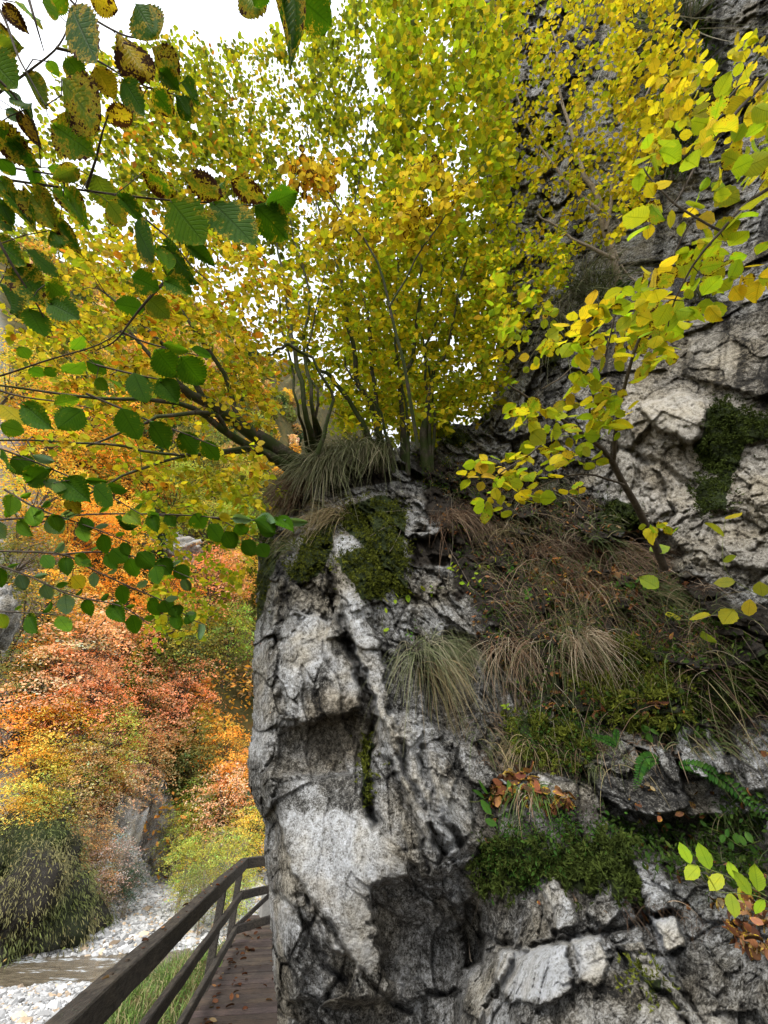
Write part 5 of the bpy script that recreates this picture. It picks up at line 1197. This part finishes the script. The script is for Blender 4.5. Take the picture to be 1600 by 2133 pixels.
ML = {'cushion_main': 'largest olive moss cushion hanging down the front of the buttress', 'cushion_mid': 'moss cushion under the dry grass left of the largest one', 'side_left': 'moss strip along the left edge of the buttress', 'cliff_high': 'dark moss patch spreading over the pale cliff at the right edge',
      'cliff_low': 'small dark moss patch just under the one on the pale cliff', 'slope_low': 'deep green moss carpet below the long dry grass on the slope', 'ledge_top': 'round moss hummock on the ledge among the trunks', 'cliff_shelf': 'moss on the narrow cliff shelf above the hazel sapling',
      'hollow': 'dark moss in the hollow beside the sapling stem', 'bank_lower': 'brown green moss bank above the pale lower blocks', 'small_tuft': 'tiny bright moss tuft among the lowest right blocks', 'knob': 'small moss knob beside the lime coloured sprig',
      'slope_mid': 'thin moss under the tan grass tuft on the slope', 'corner': 'shaded moss below the hazel leaves at the right edge', 'trunk_foot': 'moss round the foot of the leaning trunk', 'under_crack': 'moss in the long crack beside the overhang'}
for k_, pp in MOSSP.items():
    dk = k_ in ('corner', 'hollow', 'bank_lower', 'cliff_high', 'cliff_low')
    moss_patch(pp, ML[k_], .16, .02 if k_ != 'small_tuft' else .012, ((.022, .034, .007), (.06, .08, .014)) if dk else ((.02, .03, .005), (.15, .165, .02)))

# ------------------------------------------------------------------ grass tufts, dead grass, ferns, herbs
def blades(P, D0, L, W, col, grav=.8, K=7, side=None):
    n = len(P); s = np.linspace(0, 1, K)[None, :, None]; L = np.asarray(L)[:, None, None]
    g = np.array([0, 0, -1.]) ; gr = (grav * R.uniform(.6, 1.3, n))[:, None, None]
    C = P[:, None] + D0[:, None] * L * (s - .15 * s ** 2) + g * L * gr * s ** 2 + (R.normal(0, .07, (n, 1, 3)) * L * s ** 2)
    T = nrm(np.gradient(C, axis=1)); sd_ = nrm(np.cross(T, nrm(R.normal(size=(n, 1, 3)) + np.array([0, -1., .3]))))
    w_ = np.asarray(W)[:, None, None] * np.clip(1.15 - s ** 1.6, .06, 1) * .5
    V = np.stack([C - sd_ * w_, C + sd_ * w_], 2).reshape(-1, 3)
    i = np.arange(n)[:, None] * K * 2 + np.arange(K - 1)[None] * 2; Fq = np.stack([i, i + 1, i + 3, i + 2], -1).reshape(-1, 4)
    tipf = np.repeat(s, n, 0)
    c = col[:, None] * (1 - .25 * tipf) + np.array([.22, .16, .07]) * tipf * .25
    return V, Fq, {'col': np.repeat(c.reshape(-1, 3), 2, 0)}
GP = {'green': [(.06, .10, .025), (.10, .14, .04), (.20, .17, .08)], 'dry': [(.36, .28, .15), (.26, .19, .10), (.14, .15, .05)], 'grey': [(.17, .19, .10), (.09, .12, .045), (.30, .27, .18)], 'rust': [(.12, .065, .04), (.06, .036, .024), (.28, .20, .13)],
      'pale': [(.46, .38, .27), (.30, .22, .14), (.22, .13, .08)], 'dark': [(.035, .06, .018), (.06, .09, .03), (.12, .10, .05)], 'fresh': [(.10, .20, .03), (.16, .26, .05), (.07, .13, .03)]}
def tuft(root_line, n, Lm, pal, label, grav=.8, lean=(0, 0), width=.005, spread=.5, jit=12, name='grass_tuft', wts=(5, 3, 2), up=.25, group='grass tufts on the rock', toward=0.0):
    q = np.array(root_line, float); k = R.uniform(0, len(q) - 1, n); i = np.minimum(k.astype(int), len(q) - 2) if len(q) > 1 else np.zeros(n, int)
    f = (k - i)[:, None] if len(q) > 1 else 0
    uv = (q[i] * (1 - f) + q[i + 1] * f if len(q) > 1 else q[i]) + R.normal(0, jit, (n, 2)) * (1, .6)
    N_ = rnrm(uv[:, 0], uv[:, 1]); P = rpt(uv[:, 0], uv[:, 1]) - N_ * .01
    D0 = nrm(N_ * .55 + R.normal(size=(n, 3)) * spread + np.array([lean[0], -.15 - toward, up + lean[1]]))
    dep = proj(P)[2] / 3.1; Lm = Lm * 1.12 * dep; width = width * dep ** .5; n_ = n
    p = np.array(GP[pal]); c = p[R.choice(3, n, p=np.array(wts) / sum(wts))] * R.uniform(.65, 1.3, (n, 1))
    V, Fq, A = blades(P, D0, Lm * R.uniform(.45, 1.15, n), np.full(n, width) * R.uniform(.6, 1.3, n), c, grav)
    b_ = Bag(); b_.add(V, Fq, A); o = b_.build(name, M_BLADE, None, True, loc=tuple(P.mean(0))); tag(o, label, 'grass', group); return o
tuft([(640, 1000), (665, 985), (695, 968), (735, 950), (780, 945), (815, 955)], 1800, .42, 'grey', 'thick overhanging tussock of grey green grass crowning the buttress', .95, (-.3, 0), .008, .35, 9, toward=.7)
tuft([(600, 1055), (622, 1030), (645, 1008)], 600, .36, 'rust', 'brown grass hanging over the upper left corner of the buttress', .9, (-.3, 0), .007, .35, 8, toward=.6)
tuft([(560, 1080), (590, 1050)], 160, .22, 'dry', 'short dry grass on the left shoulder of the buttress', .5, (-.1, .2), .004, .5, 8)
tuft([(655, 1090), (700, 1078), (725, 1080)], 260, .36, 'dry', 'straw coloured tuft above the middle moss cushion', .9, (-.5, 0), .005, .3, 8)
tuft([(600, 1150), (620, 1140)], 70, .28, 'green', 'thin green tuft beside the moss at the buttress front', .9, (-.2, 0), .004, .3, 6)
tuft([(855, 1365), (900, 1350), (950, 1345), (975, 1365)], 480, .42, 'grey', 'big green and straw tuft hanging in the centre of the rock', .95, (-.03, 0), .0045, .42, 14)
tuft([(880, 1400), (930, 1390)], 170, .40, 'dry', 'straw blades under the big central tuft', 1.0, (0, 0), .0045, .3, 12)
tuft([(1180, 1350), (1215, 1340), (1240, 1360)], 330, .44, 'pale', 'bright straw tuft fanning down the slope', .95, (.25, 0), .005, .28, 10)
tuft([(1160, 1340), (1230, 1345)], 130, .46, 'green', 'thin green blades mixed in beside the bright straw tuft', .9, (.1, 0), .004, .4, 14)
tuft([(1030, 1350), (1080, 1340), (1110, 1350)], 200, .42, 'pale', 'tangle of bleached dead stalks left of the straw tuft', 1.0, (-.05, 0), .0035, .5, 14, wts=(3, 3, 4))
tuft([(1110, 1170), (1180, 1150), (1260, 1160), (1340, 1190)], 650, .56, 'rust', 'long reddish brown mat of dead grass combed down the slope', 1.0, (.45, 0), .0045, .28, 20, wts=(5, 4, 2))
tuft([(1120, 1220), (1200, 1230), (1300, 1240)], 280, .50, 'rust', 'second reddish grass mat just under the long one', 1.05, (.35, 0), .004, .3, 22, wts=(4, 5, 2))
tuft([(1340, 1235), (1385, 1240), (1410, 1260)], 230, .40, 'green', 'arching green sedge at the right end of the brown mat', .75, (.5, 0), .006, .22, 10)
tuft([(1130, 1200), (1170, 1190)], 110, .26, 'grey', 'small upright green tuft at the top of the brown mat', .5, (.1, .3), .006, .35, 8)
tuft([(1230, 1130), (1270, 1140)], 110, .30, 'green', 'green tuft behind the sapling stem', .7, (.2, .2), .0055, .3, 10)
tuft([(905, 1090), (960, 1080), (980, 1090)], 330, .34, 'rust', 'reddish dead grass beside the dark hollow on the buttress', 1.0, (.05, 0), .004, .3, 12)
tuft([(1120, 1040), (1150, 1030)], 120, .24, 'grey', 'faint grey grass on the upper slope', .6, (0, .2), .004, .4, 12)
tuft([(1080, 1110), (1030, 1110)], 150, .24, 'dry', 'thin straw grass on the upper slope under the yellow leaves', .8, (0, 0), .0035, .5, 18)
tuft([(1190, 620), (1230, 600), (1270, 610)], 260, .55, 'grey', 'grey tuft on the topmost cliff shelf', .9, (-.1, 0), .008, .45, 12)
tuft([(1170, 700), (1190, 690)], 150, .50, 'grey', 'hanging grey tuft on the mossy cliff shelf', 1.0, (0, 0), .007, .35, 8)
tuft([(1245, 655), (1280, 640)], 150, .40, 'dark', 'dark tuft between the two grey ones on the cliff', .9, (0, 0), .007, .4, 10)
tuft([(1450, 620), (1480, 615)], 110, .3, 'dark', 'small dark tuft under the yellow leaves on the right cliff', .9, (0, 0), .006, .4, 10)
tuft([(1040, 1560), (1100, 1550), (1140, 1560)], 150, .30, 'dry', 'sparse straw blades above the dead leaf pocket', 1.0, (0, 0), .004, .35, 12)
tuft([(1075, 1655), (1110, 1650), (1135, 1665)], 120, .26, 'fresh', 'tuft of broad strap leaves with yellow tips in the dead leaf pocket', 1.0, (.05, 0), .010, .3, 7, wts=(4, 3, 4))
tuft([(1080, 1655), (1125, 1660)], 26, .26, 'pale', 'few yellow faded strap leaves in the leaf pocket', 1.0, (.05, 0), .009, .3, 7)
tuft([(1290, 1890), (1400, 1900), (1500, 1930)], 120, .2, 'rust', 'wispy brown stalks over the pale blocks at lower right', .8, (.1, .1), .003, .6, 22)
tuft([(1440, 1780), (1560, 1790), (1600, 1830)], 170, .25, 'dark', 'dark drooping grass in the shaded recess at lower right', .9, (0, 0), .004, .5, 22)
tuft([(1500, 1720), (1560, 1700)], 200, .2, 'green', 'feathery green tuft in the recess at the right edge', .7, (0, .1), .003, .7, 18)
tuft([(1350, 30), (1400, 60), (1450, 40)], 220, .8, 'grey', 'grey hanging tuft in the cleft at the top of the cliff', 1.0, (0, 0), .012, .4, 16)
tuft([(1390, 240), (1420, 300), (1400, 330)], 200, .6, 'dark', 'dark hanging tuft lower in the cliff cleft', 1.0, (0, 0), .010, .4, 16)

def scatter(name, label, cat_, poly, n, fn, kind=None, mat=M_LEAF, group=None):
    q = poly_sample(poly, n); ok = inpoly(q[:, 0], q[:, 1], OUT); q = q[ok]
    N_ = rnrm(q[:, 0], q[:, 1]); P = rpt(q[:, 0], q[:, 1]); b_ = Bag(); fn(b_, P, N_, q)
    o = b_.build(name, mat, None, True, loc=tuple(P.mean(0))); tag(o, label, cat_, group, kind); return o
DEADP = [(.20, .08, .04), (.13, .055, .032), (.30, .15, .08), (.08, .04, .025), (.28, .21, .14)]
def f_dead(L, lift=.012, k='small'):
    def f(b_, P, N_, q):
        n = len(P); nv = nrm(N_ + .6 * R.normal(size=(n, 3))); ax = nrm(R.normal(size=(n, 3)) + np.array([0, 0, -.5])); Ls = L * R.uniform(.6, 1.2, n)
        b_.add(*leaves(k, P + N_ * R.uniform(0, lift * 2, (n, 1)), ax, nv, Ls, Ls * R.uniform(.4, .75, n), pick(DEADP, [3, 3, 2, 3, 1], n), blight=R.uniform(0, .4, n), curl=R.uniform(-2, 3, n)))
    return f
scatter('dead_leaves', 'pile of curled red brown leaves in the pocket of the lower rock', 'leaves', [(1010, 1650), (1040, 1625), (1110, 1620), (1130, 1650), (1200, 1665), (1190, 1700), (1150, 1690), (1090, 1665), (1030, 1680)], 130, f_dead(.075, .03, 'mid'), 'stuff', M_DEAD)
scatter('dead_leaves', 'brown leaf litter scattered over the dark slope', 'leaves', [(900, 960), (1040, 980), (1300, 1060), (1400, 1180), (1480, 1300), (1420, 1480), (1150, 1500), (1000, 1330), (920, 1130)], 1500, f_dead(.05), 'stuff', M_DEAD)
scatter('dead_leaves', 'red brown leaves at the head of the long dead grass', 'leaves', [(1100, 1140), (1230, 1130), (1340, 1190), (1330, 1250), (1200, 1260), (1100, 1210)], 260, f_dead(.07, .03, 'mid'), 'stuff', M_DEAD)
scatter('dead_leaves', 'brown leaves lying in the lower right recess', 'leaves', [(1480, 1880), (1600, 1850), (1640, 2000), (1560, 1990)], 120, f_dead(.045), 'stuff', M_DEAD)
scatter('dead_leaves', 'few fallen leaves on the lower blocks', 'leaves', [(1000, 1700), (1250, 1750), (1400, 1500), (1600, 1500), (1600, 2000), (1300, 1900), (1030, 1900)], 90, f_dead(.045), 'stuff', M_DEAD)
def f_dark_herb(L, pal, wts, per=5, out=.05):
    def f(b_, P, N_, q):
        for k in range(per):
            n = len(P); nv = nrm(N_ * .7 + np.array([0, 0, .6]) + .5 * R.normal(size=(n, 3))); ax = nrm(R.normal(size=(n, 3)) + N_ * .5 + np.array([0, 0, -.2])); Ls = L * R.uniform(.5, 1.2, n)
            b_.add(*leaves('small', P + N_ * R.uniform(0, out, (n, 1)) + R.normal(0, .03, (n, 3)), ax, nv, Ls, Ls * R.uniform(.3, .6, n), pick(pal, wts, n), curl=R.uniform(-1, 2, n)))
    return f
HG = [np.array([.045, .09, .02]), np.array([.08, .14, .03]), np.array([.12, .16, .04])]
scatter('ground_cover', 'small leafy herbs covering the dark slope', 'plants', [(960, 1000), (1150, 1020), (1300, 1120), (1420, 1250), (1560, 1300), (1600, 1480), (1420, 1540), (1180, 1500), (1060, 1420), (1000, 1300), (930, 1100)], 1300, f_dark_herb(.035, HG, [5, 3, 1]), 'stuff')
scatter('ground_cover', 'fine green bedstraw below the leaf pocket', 'plants', [(1010, 1780), (1080, 1720), (1200, 1690), (1290, 1760), (1250, 1820), (1100, 1840), (1030, 1840)], 420, f_dark_herb(.022, [np.array([.04, .10, .02]), np.array([.07, .15, .03])], [3, 2], 5, .09), 'stuff')
scatter('ground_cover', 'fine green bedstraw on the mossy slope under the tan tuft', 'plants', [(1070, 1500), (1160, 1480), (1240, 1520), (1250, 1590), (1150, 1600), (1080, 1570)], 380, f_dark_herb(.022, [np.array([.05, .12, .025]), np.array([.09, .17, .03])], [3, 2], 5, .07), 'stuff')
scatter('ground_cover', 'dark weeds in the shaded recess of the lower right', 'plants', [(1240, 1700), (1420, 1720), (1600, 1640), (1600, 1880), (1450, 1850), (1300, 1800)], 420, f_dark_herb(.03, HG, [6, 2, .5]), 'stuff')
scatter('ground_cover', 'weeds between the trunks on the ledge', 'plants', [(850, 930), (1010, 900), (1040, 980), (1000, 1040), (880, 1020)], 260, f_dark_herb(.04, HG + [np.array([.3, .3, .03])], [5, 3, 1, 1]), 'stuff')
scatter('ground_cover', 'small weeds on the upper cliff clefts', 'plants', [(1330, 0), (1480, 0), (1520, 200), (1430, 380), (1340, 340)], 200, f_dark_herb(.08, HG, [5, 3, 1], 5, .15), 'stuff')

def sprig(pts, n, L, pal, label, name='herb', group='small leafy plants on the rock', lift=.02, dd=.12, W=.55, cat_='plant'):
    """stem leaving the rock at pts[0], leaves along it"""
    q = np.array(pts, float); P = rpt(q[:, 0], q[:, 1]); N_ = rnrm(q[:, 0], q[:, 1]); lf = np.linspace(0, dd, len(q))[:, None]
    C = resample(np.c_[P + N_ * (lift + lf), np.linspace(.0025, .001, len(q))], 16)
    root = empty(name, tuple(P[0])); tag(root, label, cat_, group)
    tv, tf = tubes(C[None, :, :3], C[None, :, 3], 5); mesh('stem', tv, tf, M_MOSSY, root)
    k = np.linspace(3, 15, n).astype(int); B = C[k, :3]; T = nrm(np.gradient(C[:, :3], axis=0))[k]
    vw = nrm(EYE - B); sd_ = nrm(np.cross(T, vw)); sg = np.where(np.arange(n) % 2 == 0, 1, -1)[:, None]
    ax = nrm(T * .5 + sd_ * sg + .25 * R.normal(size=(n, 3))); nv = nrm(vw * .6 + np.array([0, 0, .6]) + .3 * R.normal(size=(n, 3))); Ls = L * R.uniform(.7, 1.15, n)
    b_ = Bag(); b_.add(*leaves('mid', B, ax, nv, Ls, Ls * W, pick(pal, [1] * len(pal), n), curl=R.uniform(-.5, 1.5, n))); b_.build('foliage', M_LEAF, root)
M_MOSSY = mat_bark('green_stem', (.06, .08, .02), (.16, .18, .05))
LM = [np.array([.30, .48, .03]), np.array([.38, .50, .05])]; MG = [np.array([.07, .17, .03]), np.array([.10, .22, .05])]
sprig([(930, 1225), (890, 1238), (845, 1250), (805, 1280)], 9, .07, LM, 'lime coloured sprig pointing left beside the white rib')
sprig([(985, 1240), (955, 1215), (930, 1205)], 9, .055, LM, 'lime sprig growing up from the bare patch right of the white rib')
sprig([(1010, 1230), (985, 1205), (1015, 1190)], 6, .05, LM, 'lime twig tip above the dark slope edge')
sprig([(1170, 1215), (1150, 1240), (1165, 1262)], 5, .05, LM, 'pair of bright lime leaves in the middle of the dark slope')
sprig([(800, 1330), (785, 1310), (790, 1295)], 2, .06, LM, 'single lime leaf low on the white rib')
sprig([(1100, 1230), (1110, 1250), (1125, 1265)], 7, .045, MG, 'three part green leaf plant on the dark slope')
sprig([(1060, 1160), (1055, 1190), (1085, 1210)], 10, .04, MG, 'grey green leafy stem at the top of the dark slope')
sprig([(1060, 1480), (1040, 1480), (1030, 1492)], 6, .045, LM, 'small lime rosette below the central tuft')
sprig([(1280, 1240), (1310, 1225), (1330, 1235)], 9, .06, MG, 'green plant with narrow leaves amid the brown mat')
sprig([(1345, 1540), (1370, 1555), (1400, 1550)], 10, .05, MG, 'rosette of long green leaves above the dark overhang')
sprig([(1090, 1660), (1065, 1655), (1058, 1640)], 3, .09, MG, 'broad oval green leaf standing in the dead leaf pocket', W=.45)
sprig([(1020, 1660), (1000, 1655), (994, 1640)], 2, .09, MG, 'narrow oval leaf at the left end of the leaf pocket', W=.4)
sprig([(1035, 1700), (1025, 1715), (1024, 1722)], 2, .08, MG, 'oval leaf hanging below the leaf pocket', W=.5)
sprig([(850, 1310), (860, 1325), (865, 1320)], 6, .035, MG, 'tiny round leaved plant above the central tuft')
sprig([(1365, 1720), (1355, 1735), (1370, 1745)], 5, .04, MG, 'tiny three leaved plant in the shaded recess')
sprig([(1620, 1880), (1570, 1890), (1520, 1880), (1495, 1870)], 7, .075, LM, 'bright lime toothed leaves entering at the lower right edge', W=.6)
sprig([(1640, 1920), (1600, 1930), (1580, 1960)], 5, .075, LM, 'second lime leafed shoot under the first at the right edge', W=.6)
sprig([(1600, 1760), (1560, 1800), (1545, 1815)], 8, .05, MG, 'dull green nettle like plant above the lime shoots')
HZ = [np.array([.42, .42, .04]), np.array([.34, .42, .06]), np.array([.50, .42, .04])]
sprig([(1640, 1330), (1560, 1300), (1490, 1290), (1440, 1270)], 9, .125, HZ, 'low hazel twig with round yellow green leaves at the right edge', W=.85, dd=.5, name='hazel_twig')
sprig([(1640, 1270), (1590, 1240), (1550, 1225)], 5, .12, HZ, 'hazel twig with two pale leaves above the low one', W=.8, dd=.5, name='hazel_twig')

def fern(u, v, dirs, L, label, shade=1.0):
    P = rpt(u, v)[()]; N_ = rnrm(np.array([u]), np.array([v]))[0]; root = empty('fern', tuple(P)); tag(root, label, 'fern', 'ferns on the rock'); 
    for (dx, dz) in dirs:
        d = nrm(N_ * .6 + np.array([dx, -.1, .35])); l = L * R.uniform(.8, 1.15); s = np.linspace(0, 1, 26)[:, None]
        C = P + d * l * s + np.array([dx * .3, 0, dz]) * l * s ** 2; T = nrm(np.gradient(C, axis=0)); sd_ = nrm(np.cross(T, nrm(EYE - P))); b_ = Bag()
        b_.add(*[x for x in tubes(np.concatenate([C[::4], C[-1:]])[None], np.linspace(.0018, .0006, 8)[None], 4)], {'col': np.full((32, 3), .05), 'lv': np.zeros((32, 3))})
        for sg in (-1, 1):
            k = np.arange(2, 26); n = len(k); Ls = l * .13 * np.sin(np.clip(s[k, 0] * 1.02, 0, 1) * math.pi) ** .5 + .004
            b_.add(*leaves('small', C[k], nrm(sd_[k] * sg + T[k] * .35 + .08 * R.normal(size=(n, 3))), nrm(EYE - C[k] + .3 * R.normal(size=(n, 3))), Ls, Ls * .36, pick([np.array([.05, .15, .03]) * shade, np.array([.08, .20, .04]) * shade], [1, 1], n)))
        b_.build('frond', M_LEAF, root)
fern(1390, 1400, [(-.2, -.9), (.1, -1), (.35, -.9), (.6, -.6)], .26, 'fern with narrow fronds on the moss right of the straw tuft', .6)
fern(1425, 1420, [(.0, -1.1), (.3, -1), (.6, -.8)], .28, 'fern under the sedge, furthest right of the two together', .6)
fern(1290, 1560, [(-.6, -.2), (-.1, -.5), (.4, -.3)], .14, 'small pale fern on the block above the overhang')
fern(1380, 1590, [(-.2, -1.0), (.25, -1.1)], .22, 'fern fronds hanging over the dark overhang')
fern(1410, 1600, [(.2, -1.0), (.45, -1.1)], .28, 'longest fern fronds hanging right of the overhang')
fern(1300, 610, [(-.3, -.8), (.2, -.9)], .3, 'fern on the cliff shelf behind the yellow leaves', .6)

# thin dead twigs and hanging strands
def strand(pts, r, label, mat=M_TWIG, lift=.06, name='dead_twig', group='dead twigs and strands'):
    q = np.array(pts, float); P = rpt(q[:, 0], q[:, 1]); N_ = rnrm(q[:, 0], q[:, 1])
    tmin = np.minimum.accumulate(proj(P)[2]) if False else proj(P)[2]
    C = resample(np.c_[P + N_ * lift, np.linspace(r, r * .5, len(q))], 24); C[:, :3] += .006 * np.stack([pn(C[:, :3] * 9, k) for k in (1, 2, 3)], -1)
    tv, tf = tubes(C[None, :, :3], C[None, :, 3], 5); o = mesh(name, tv, tf, mat, None, loc=tuple(P[0])); tag(o, label, 'twig', group)
for a in [([(1060, 1110), (1085, 1060), (1110, 1010), (1135, 975)], .007, 'pale dead stick leaning on the upper slope'), ([(1110, 1330), (1180, 1335), (1240, 1370), (1290, 1420)], .003, 'curved bleached stalk arching over the straw tuft'),
          ([(935, 1030), (938, 1100), (935, 1160), (940, 1220)], .002, 'vertical hanging strand beside the dark hollow'), ([(950, 1060), (945, 1130), (960, 1180), (990, 1250)], .002, 'thin strand curving down to the lime sprig'),
          ([(985, 1800), (990, 1870), (997, 1950), (1003, 2030)], .002, 'long single strand hanging over the dark cavity'), ([(740, 1085), (830, 1075), (920, 1075), (1010, 1090)], .002, 'horizontal bleached twig across the main moss cushion'),
          ([(770, 1130), (800, 1110), (830, 1105)], .002, 'short bleached twig on the moss'), ([(810, 1160), (825, 1130), (835, 1110)], .002, 'short upright bleached twig right of the moss'), ([(1380, 1190), (1440, 1215), (1520, 1240), (1600, 1290)], .003, 'thin root running right from the sapling foot'),
          ([(1140, 815), (1180, 790), (1230, 740)], .012, 'grey dead branch propped on the cliff shelf'), ([(1240, 400), (1262, 470), (1300, 560), (1330, 600)], .02, 'pale dead stem leaning on the high cliff'), ([(1480, 1330), (1520, 1400), (1600, 1430)], .003, 'dark thin root at the right edge'),
          ([(1290, 1715), (1310, 1760), (1320, 1830)], .003, 'bleached root hanging below the shaded block'), ([(1120, 1010), (1200, 1050), (1290, 1160)], .003, 'long thin dead twig lying over the upper slope'), ([(1010, 1370), (1120, 1480), (1150, 1560)], .002, 'thin trailing stalk under the bleached tangle'),
          ([(1160, 1250), (1240, 1390), (1300, 1530)], .002, 'thin trailing stalk through the straw tuft'), ([(1420, 1280), (1500, 1330), (1560, 1420)], .002, 'thin trailing stalk right of the sedge')]:
    strand(*a)
def f_strands(b_, P, N_, q):
    n = len(P); D0 = nrm(N_ * .4 + R.normal(size=(n, 3)) * .6); c = np.array(GP['pale'])[R.integers(0, 3, n)] * R.uniform(.4, 1.0, (n, 1))
    b_.add(*blades(P, D0, R.uniform(.12, .5, n), np.full(n, .0028), c, .7))
scatter('dead_stalks', 'tangle of thin dead stalks over the dark slope', 'stalks', [(930, 1000), (1150, 1020), (1400, 1180), (1560, 1300), (1560, 1500), (1200, 1540), (1060, 1500), (980, 1300)], 420, f_strands, 'stuff', M_BLADE)
def f_hang(pal, L, n_each=1, lean=.35):
    def f(b_, P, N_, q):
        n = len(P); D0 = nrm(N_ * .5 + R.normal(size=(n, 3)) * .3 + np.array([lean, -.1, .1])); cl = fbm(np.stack([q[:, 0] / 50, q[:, 1] / 50, q[:, 0] * 0], -1), 2, 5)
        pl = np.array(GP[pal[0]] + GP[pal[1]]); k = R.integers(0, 3, n) + 3 * (cl > 0); c = pl[k] * R.uniform(.6, 1.25, (n, 1))
        b_.add(*blades(P, D0, L * R.uniform(.4, 1.2, n), np.full(n, .0042), c, 1.0))
    return f
scatter('hanging_grass', 'long brown and grey grass streaming down the dark slope', 'grass', [(980, 1060), (1150, 1060), (1330, 1130), (1500, 1260), (1560, 1420), (1380, 1440), (1160, 1420), (1040, 1320), (980, 1180)], 2400, f_hang(('rust', 'green'), .42), 'stuff', M_BLADE)
scatter('hanging_grass', 'thin green and grey grass on the upper slope below the trunks', 'grass', [(860, 960), (1000, 920), (1200, 1000), (1300, 1080), (1150, 1120), (960, 1080)], 1100, f_hang(('grey', 'rust'), .28, lean=.1), 'stuff', M_BLADE)
scatter('hanging_grass', 'short grass stubble along the lower edge of the slope', 'grass', [(980, 1480), (1200, 1520), (1430, 1500), (1600, 1480), (1600, 1560), (1400, 1580), (1200, 1620), (1000, 1600)], 700, f_hang(('green', 'rust'), .2, lean=.1), 'stuff', M_BLADE)

# leaves on the boardwalk and rail, grass on the bank below
def deck_leaves():
    n = 120; s = R.uniform(5.2, 10.5, n); a = np.where(R.random(n) < .55, R.uniform(.05, .35, n), R.uniform(.05, 1.2, n)); P = R0 + RD_ * s[:, None] + RN * a[:, None] + np.array([0, 0, .012])
    b_ = Bag(); Ls = R.uniform(.04, .09, n); b_.add(*leaves('small', P, nrm(R.normal(size=(n, 3)) * (1, 1, .2)), nrm(np.array([0, 0, 1.]) + .35 * R.normal(size=(n, 3))), Ls, Ls * .6, pick(DEADP, [2, 3, 2, 3, 1], n), curl=R.uniform(0, 3, n)))
    n = 26; s = R.uniform(1.5, 8.6, n); P = R0 + RD_ * s[:, None] + RN * R.uniform(-.05, .05, n)[:, None] + Z_(1.012); Ls = R.uniform(.02, .05, n)
    b_.add(*leaves('small', P, nrm(R.normal(size=(n, 3)) * (1, 1, .2)), nrm(np.array([0, 0, 1.]) + .35 * R.normal(size=(n, 3))), Ls, Ls * .6, pick(DEADP, [2, 3, 2, 3, 1], n), curl=R.uniform(0, 3, n)))
    tag(b_.build('dead_leaves', M_DEAD, None, True, loc=(-1.6, 6, 0)), 'dead leaves strewn over the boardwalk planks and the handrail', 'leaves', kind='stuff')
deck_leaves()
def bank_grass():
    n = 16000; s = R.uniform(3, 16, n); off = -R.uniform(-.3, 4.5, n); P = R0 + RD_ * s[:, None] + RN * off[:, None]; P[:, 2] = hgt(P[:, 0], P[:, 1])
    ok = river_mid(P[:, 0]) - P[:, 1] > 2.5 + .8 * pn(P * .7, 3); P = P[ok]; n = len(P)
    D0 = nrm(R.normal(size=(n, 3)) * .5 + np.array([0, 0, 1.1])); c = np.array(GP['fresh'])[R.integers(0, 3, n)] * R.uniform(.6, 1.3, (n, 1)); dr = R.random(n) < .25; c[dr] = np.array([.30, .27, .12])
    b_ = Bag(); b_.add(*blades(P, D0, R.uniform(.2, .6, n), np.full(n, .016), c, .4, 4)); tag(b_.build('grass', M_BLADE), 'fresh green grass on the bank below the railing', 'grass', kind='stuff')
bank_grass()
for u, v in ((352, 1940), (374, 1922)):
    pass
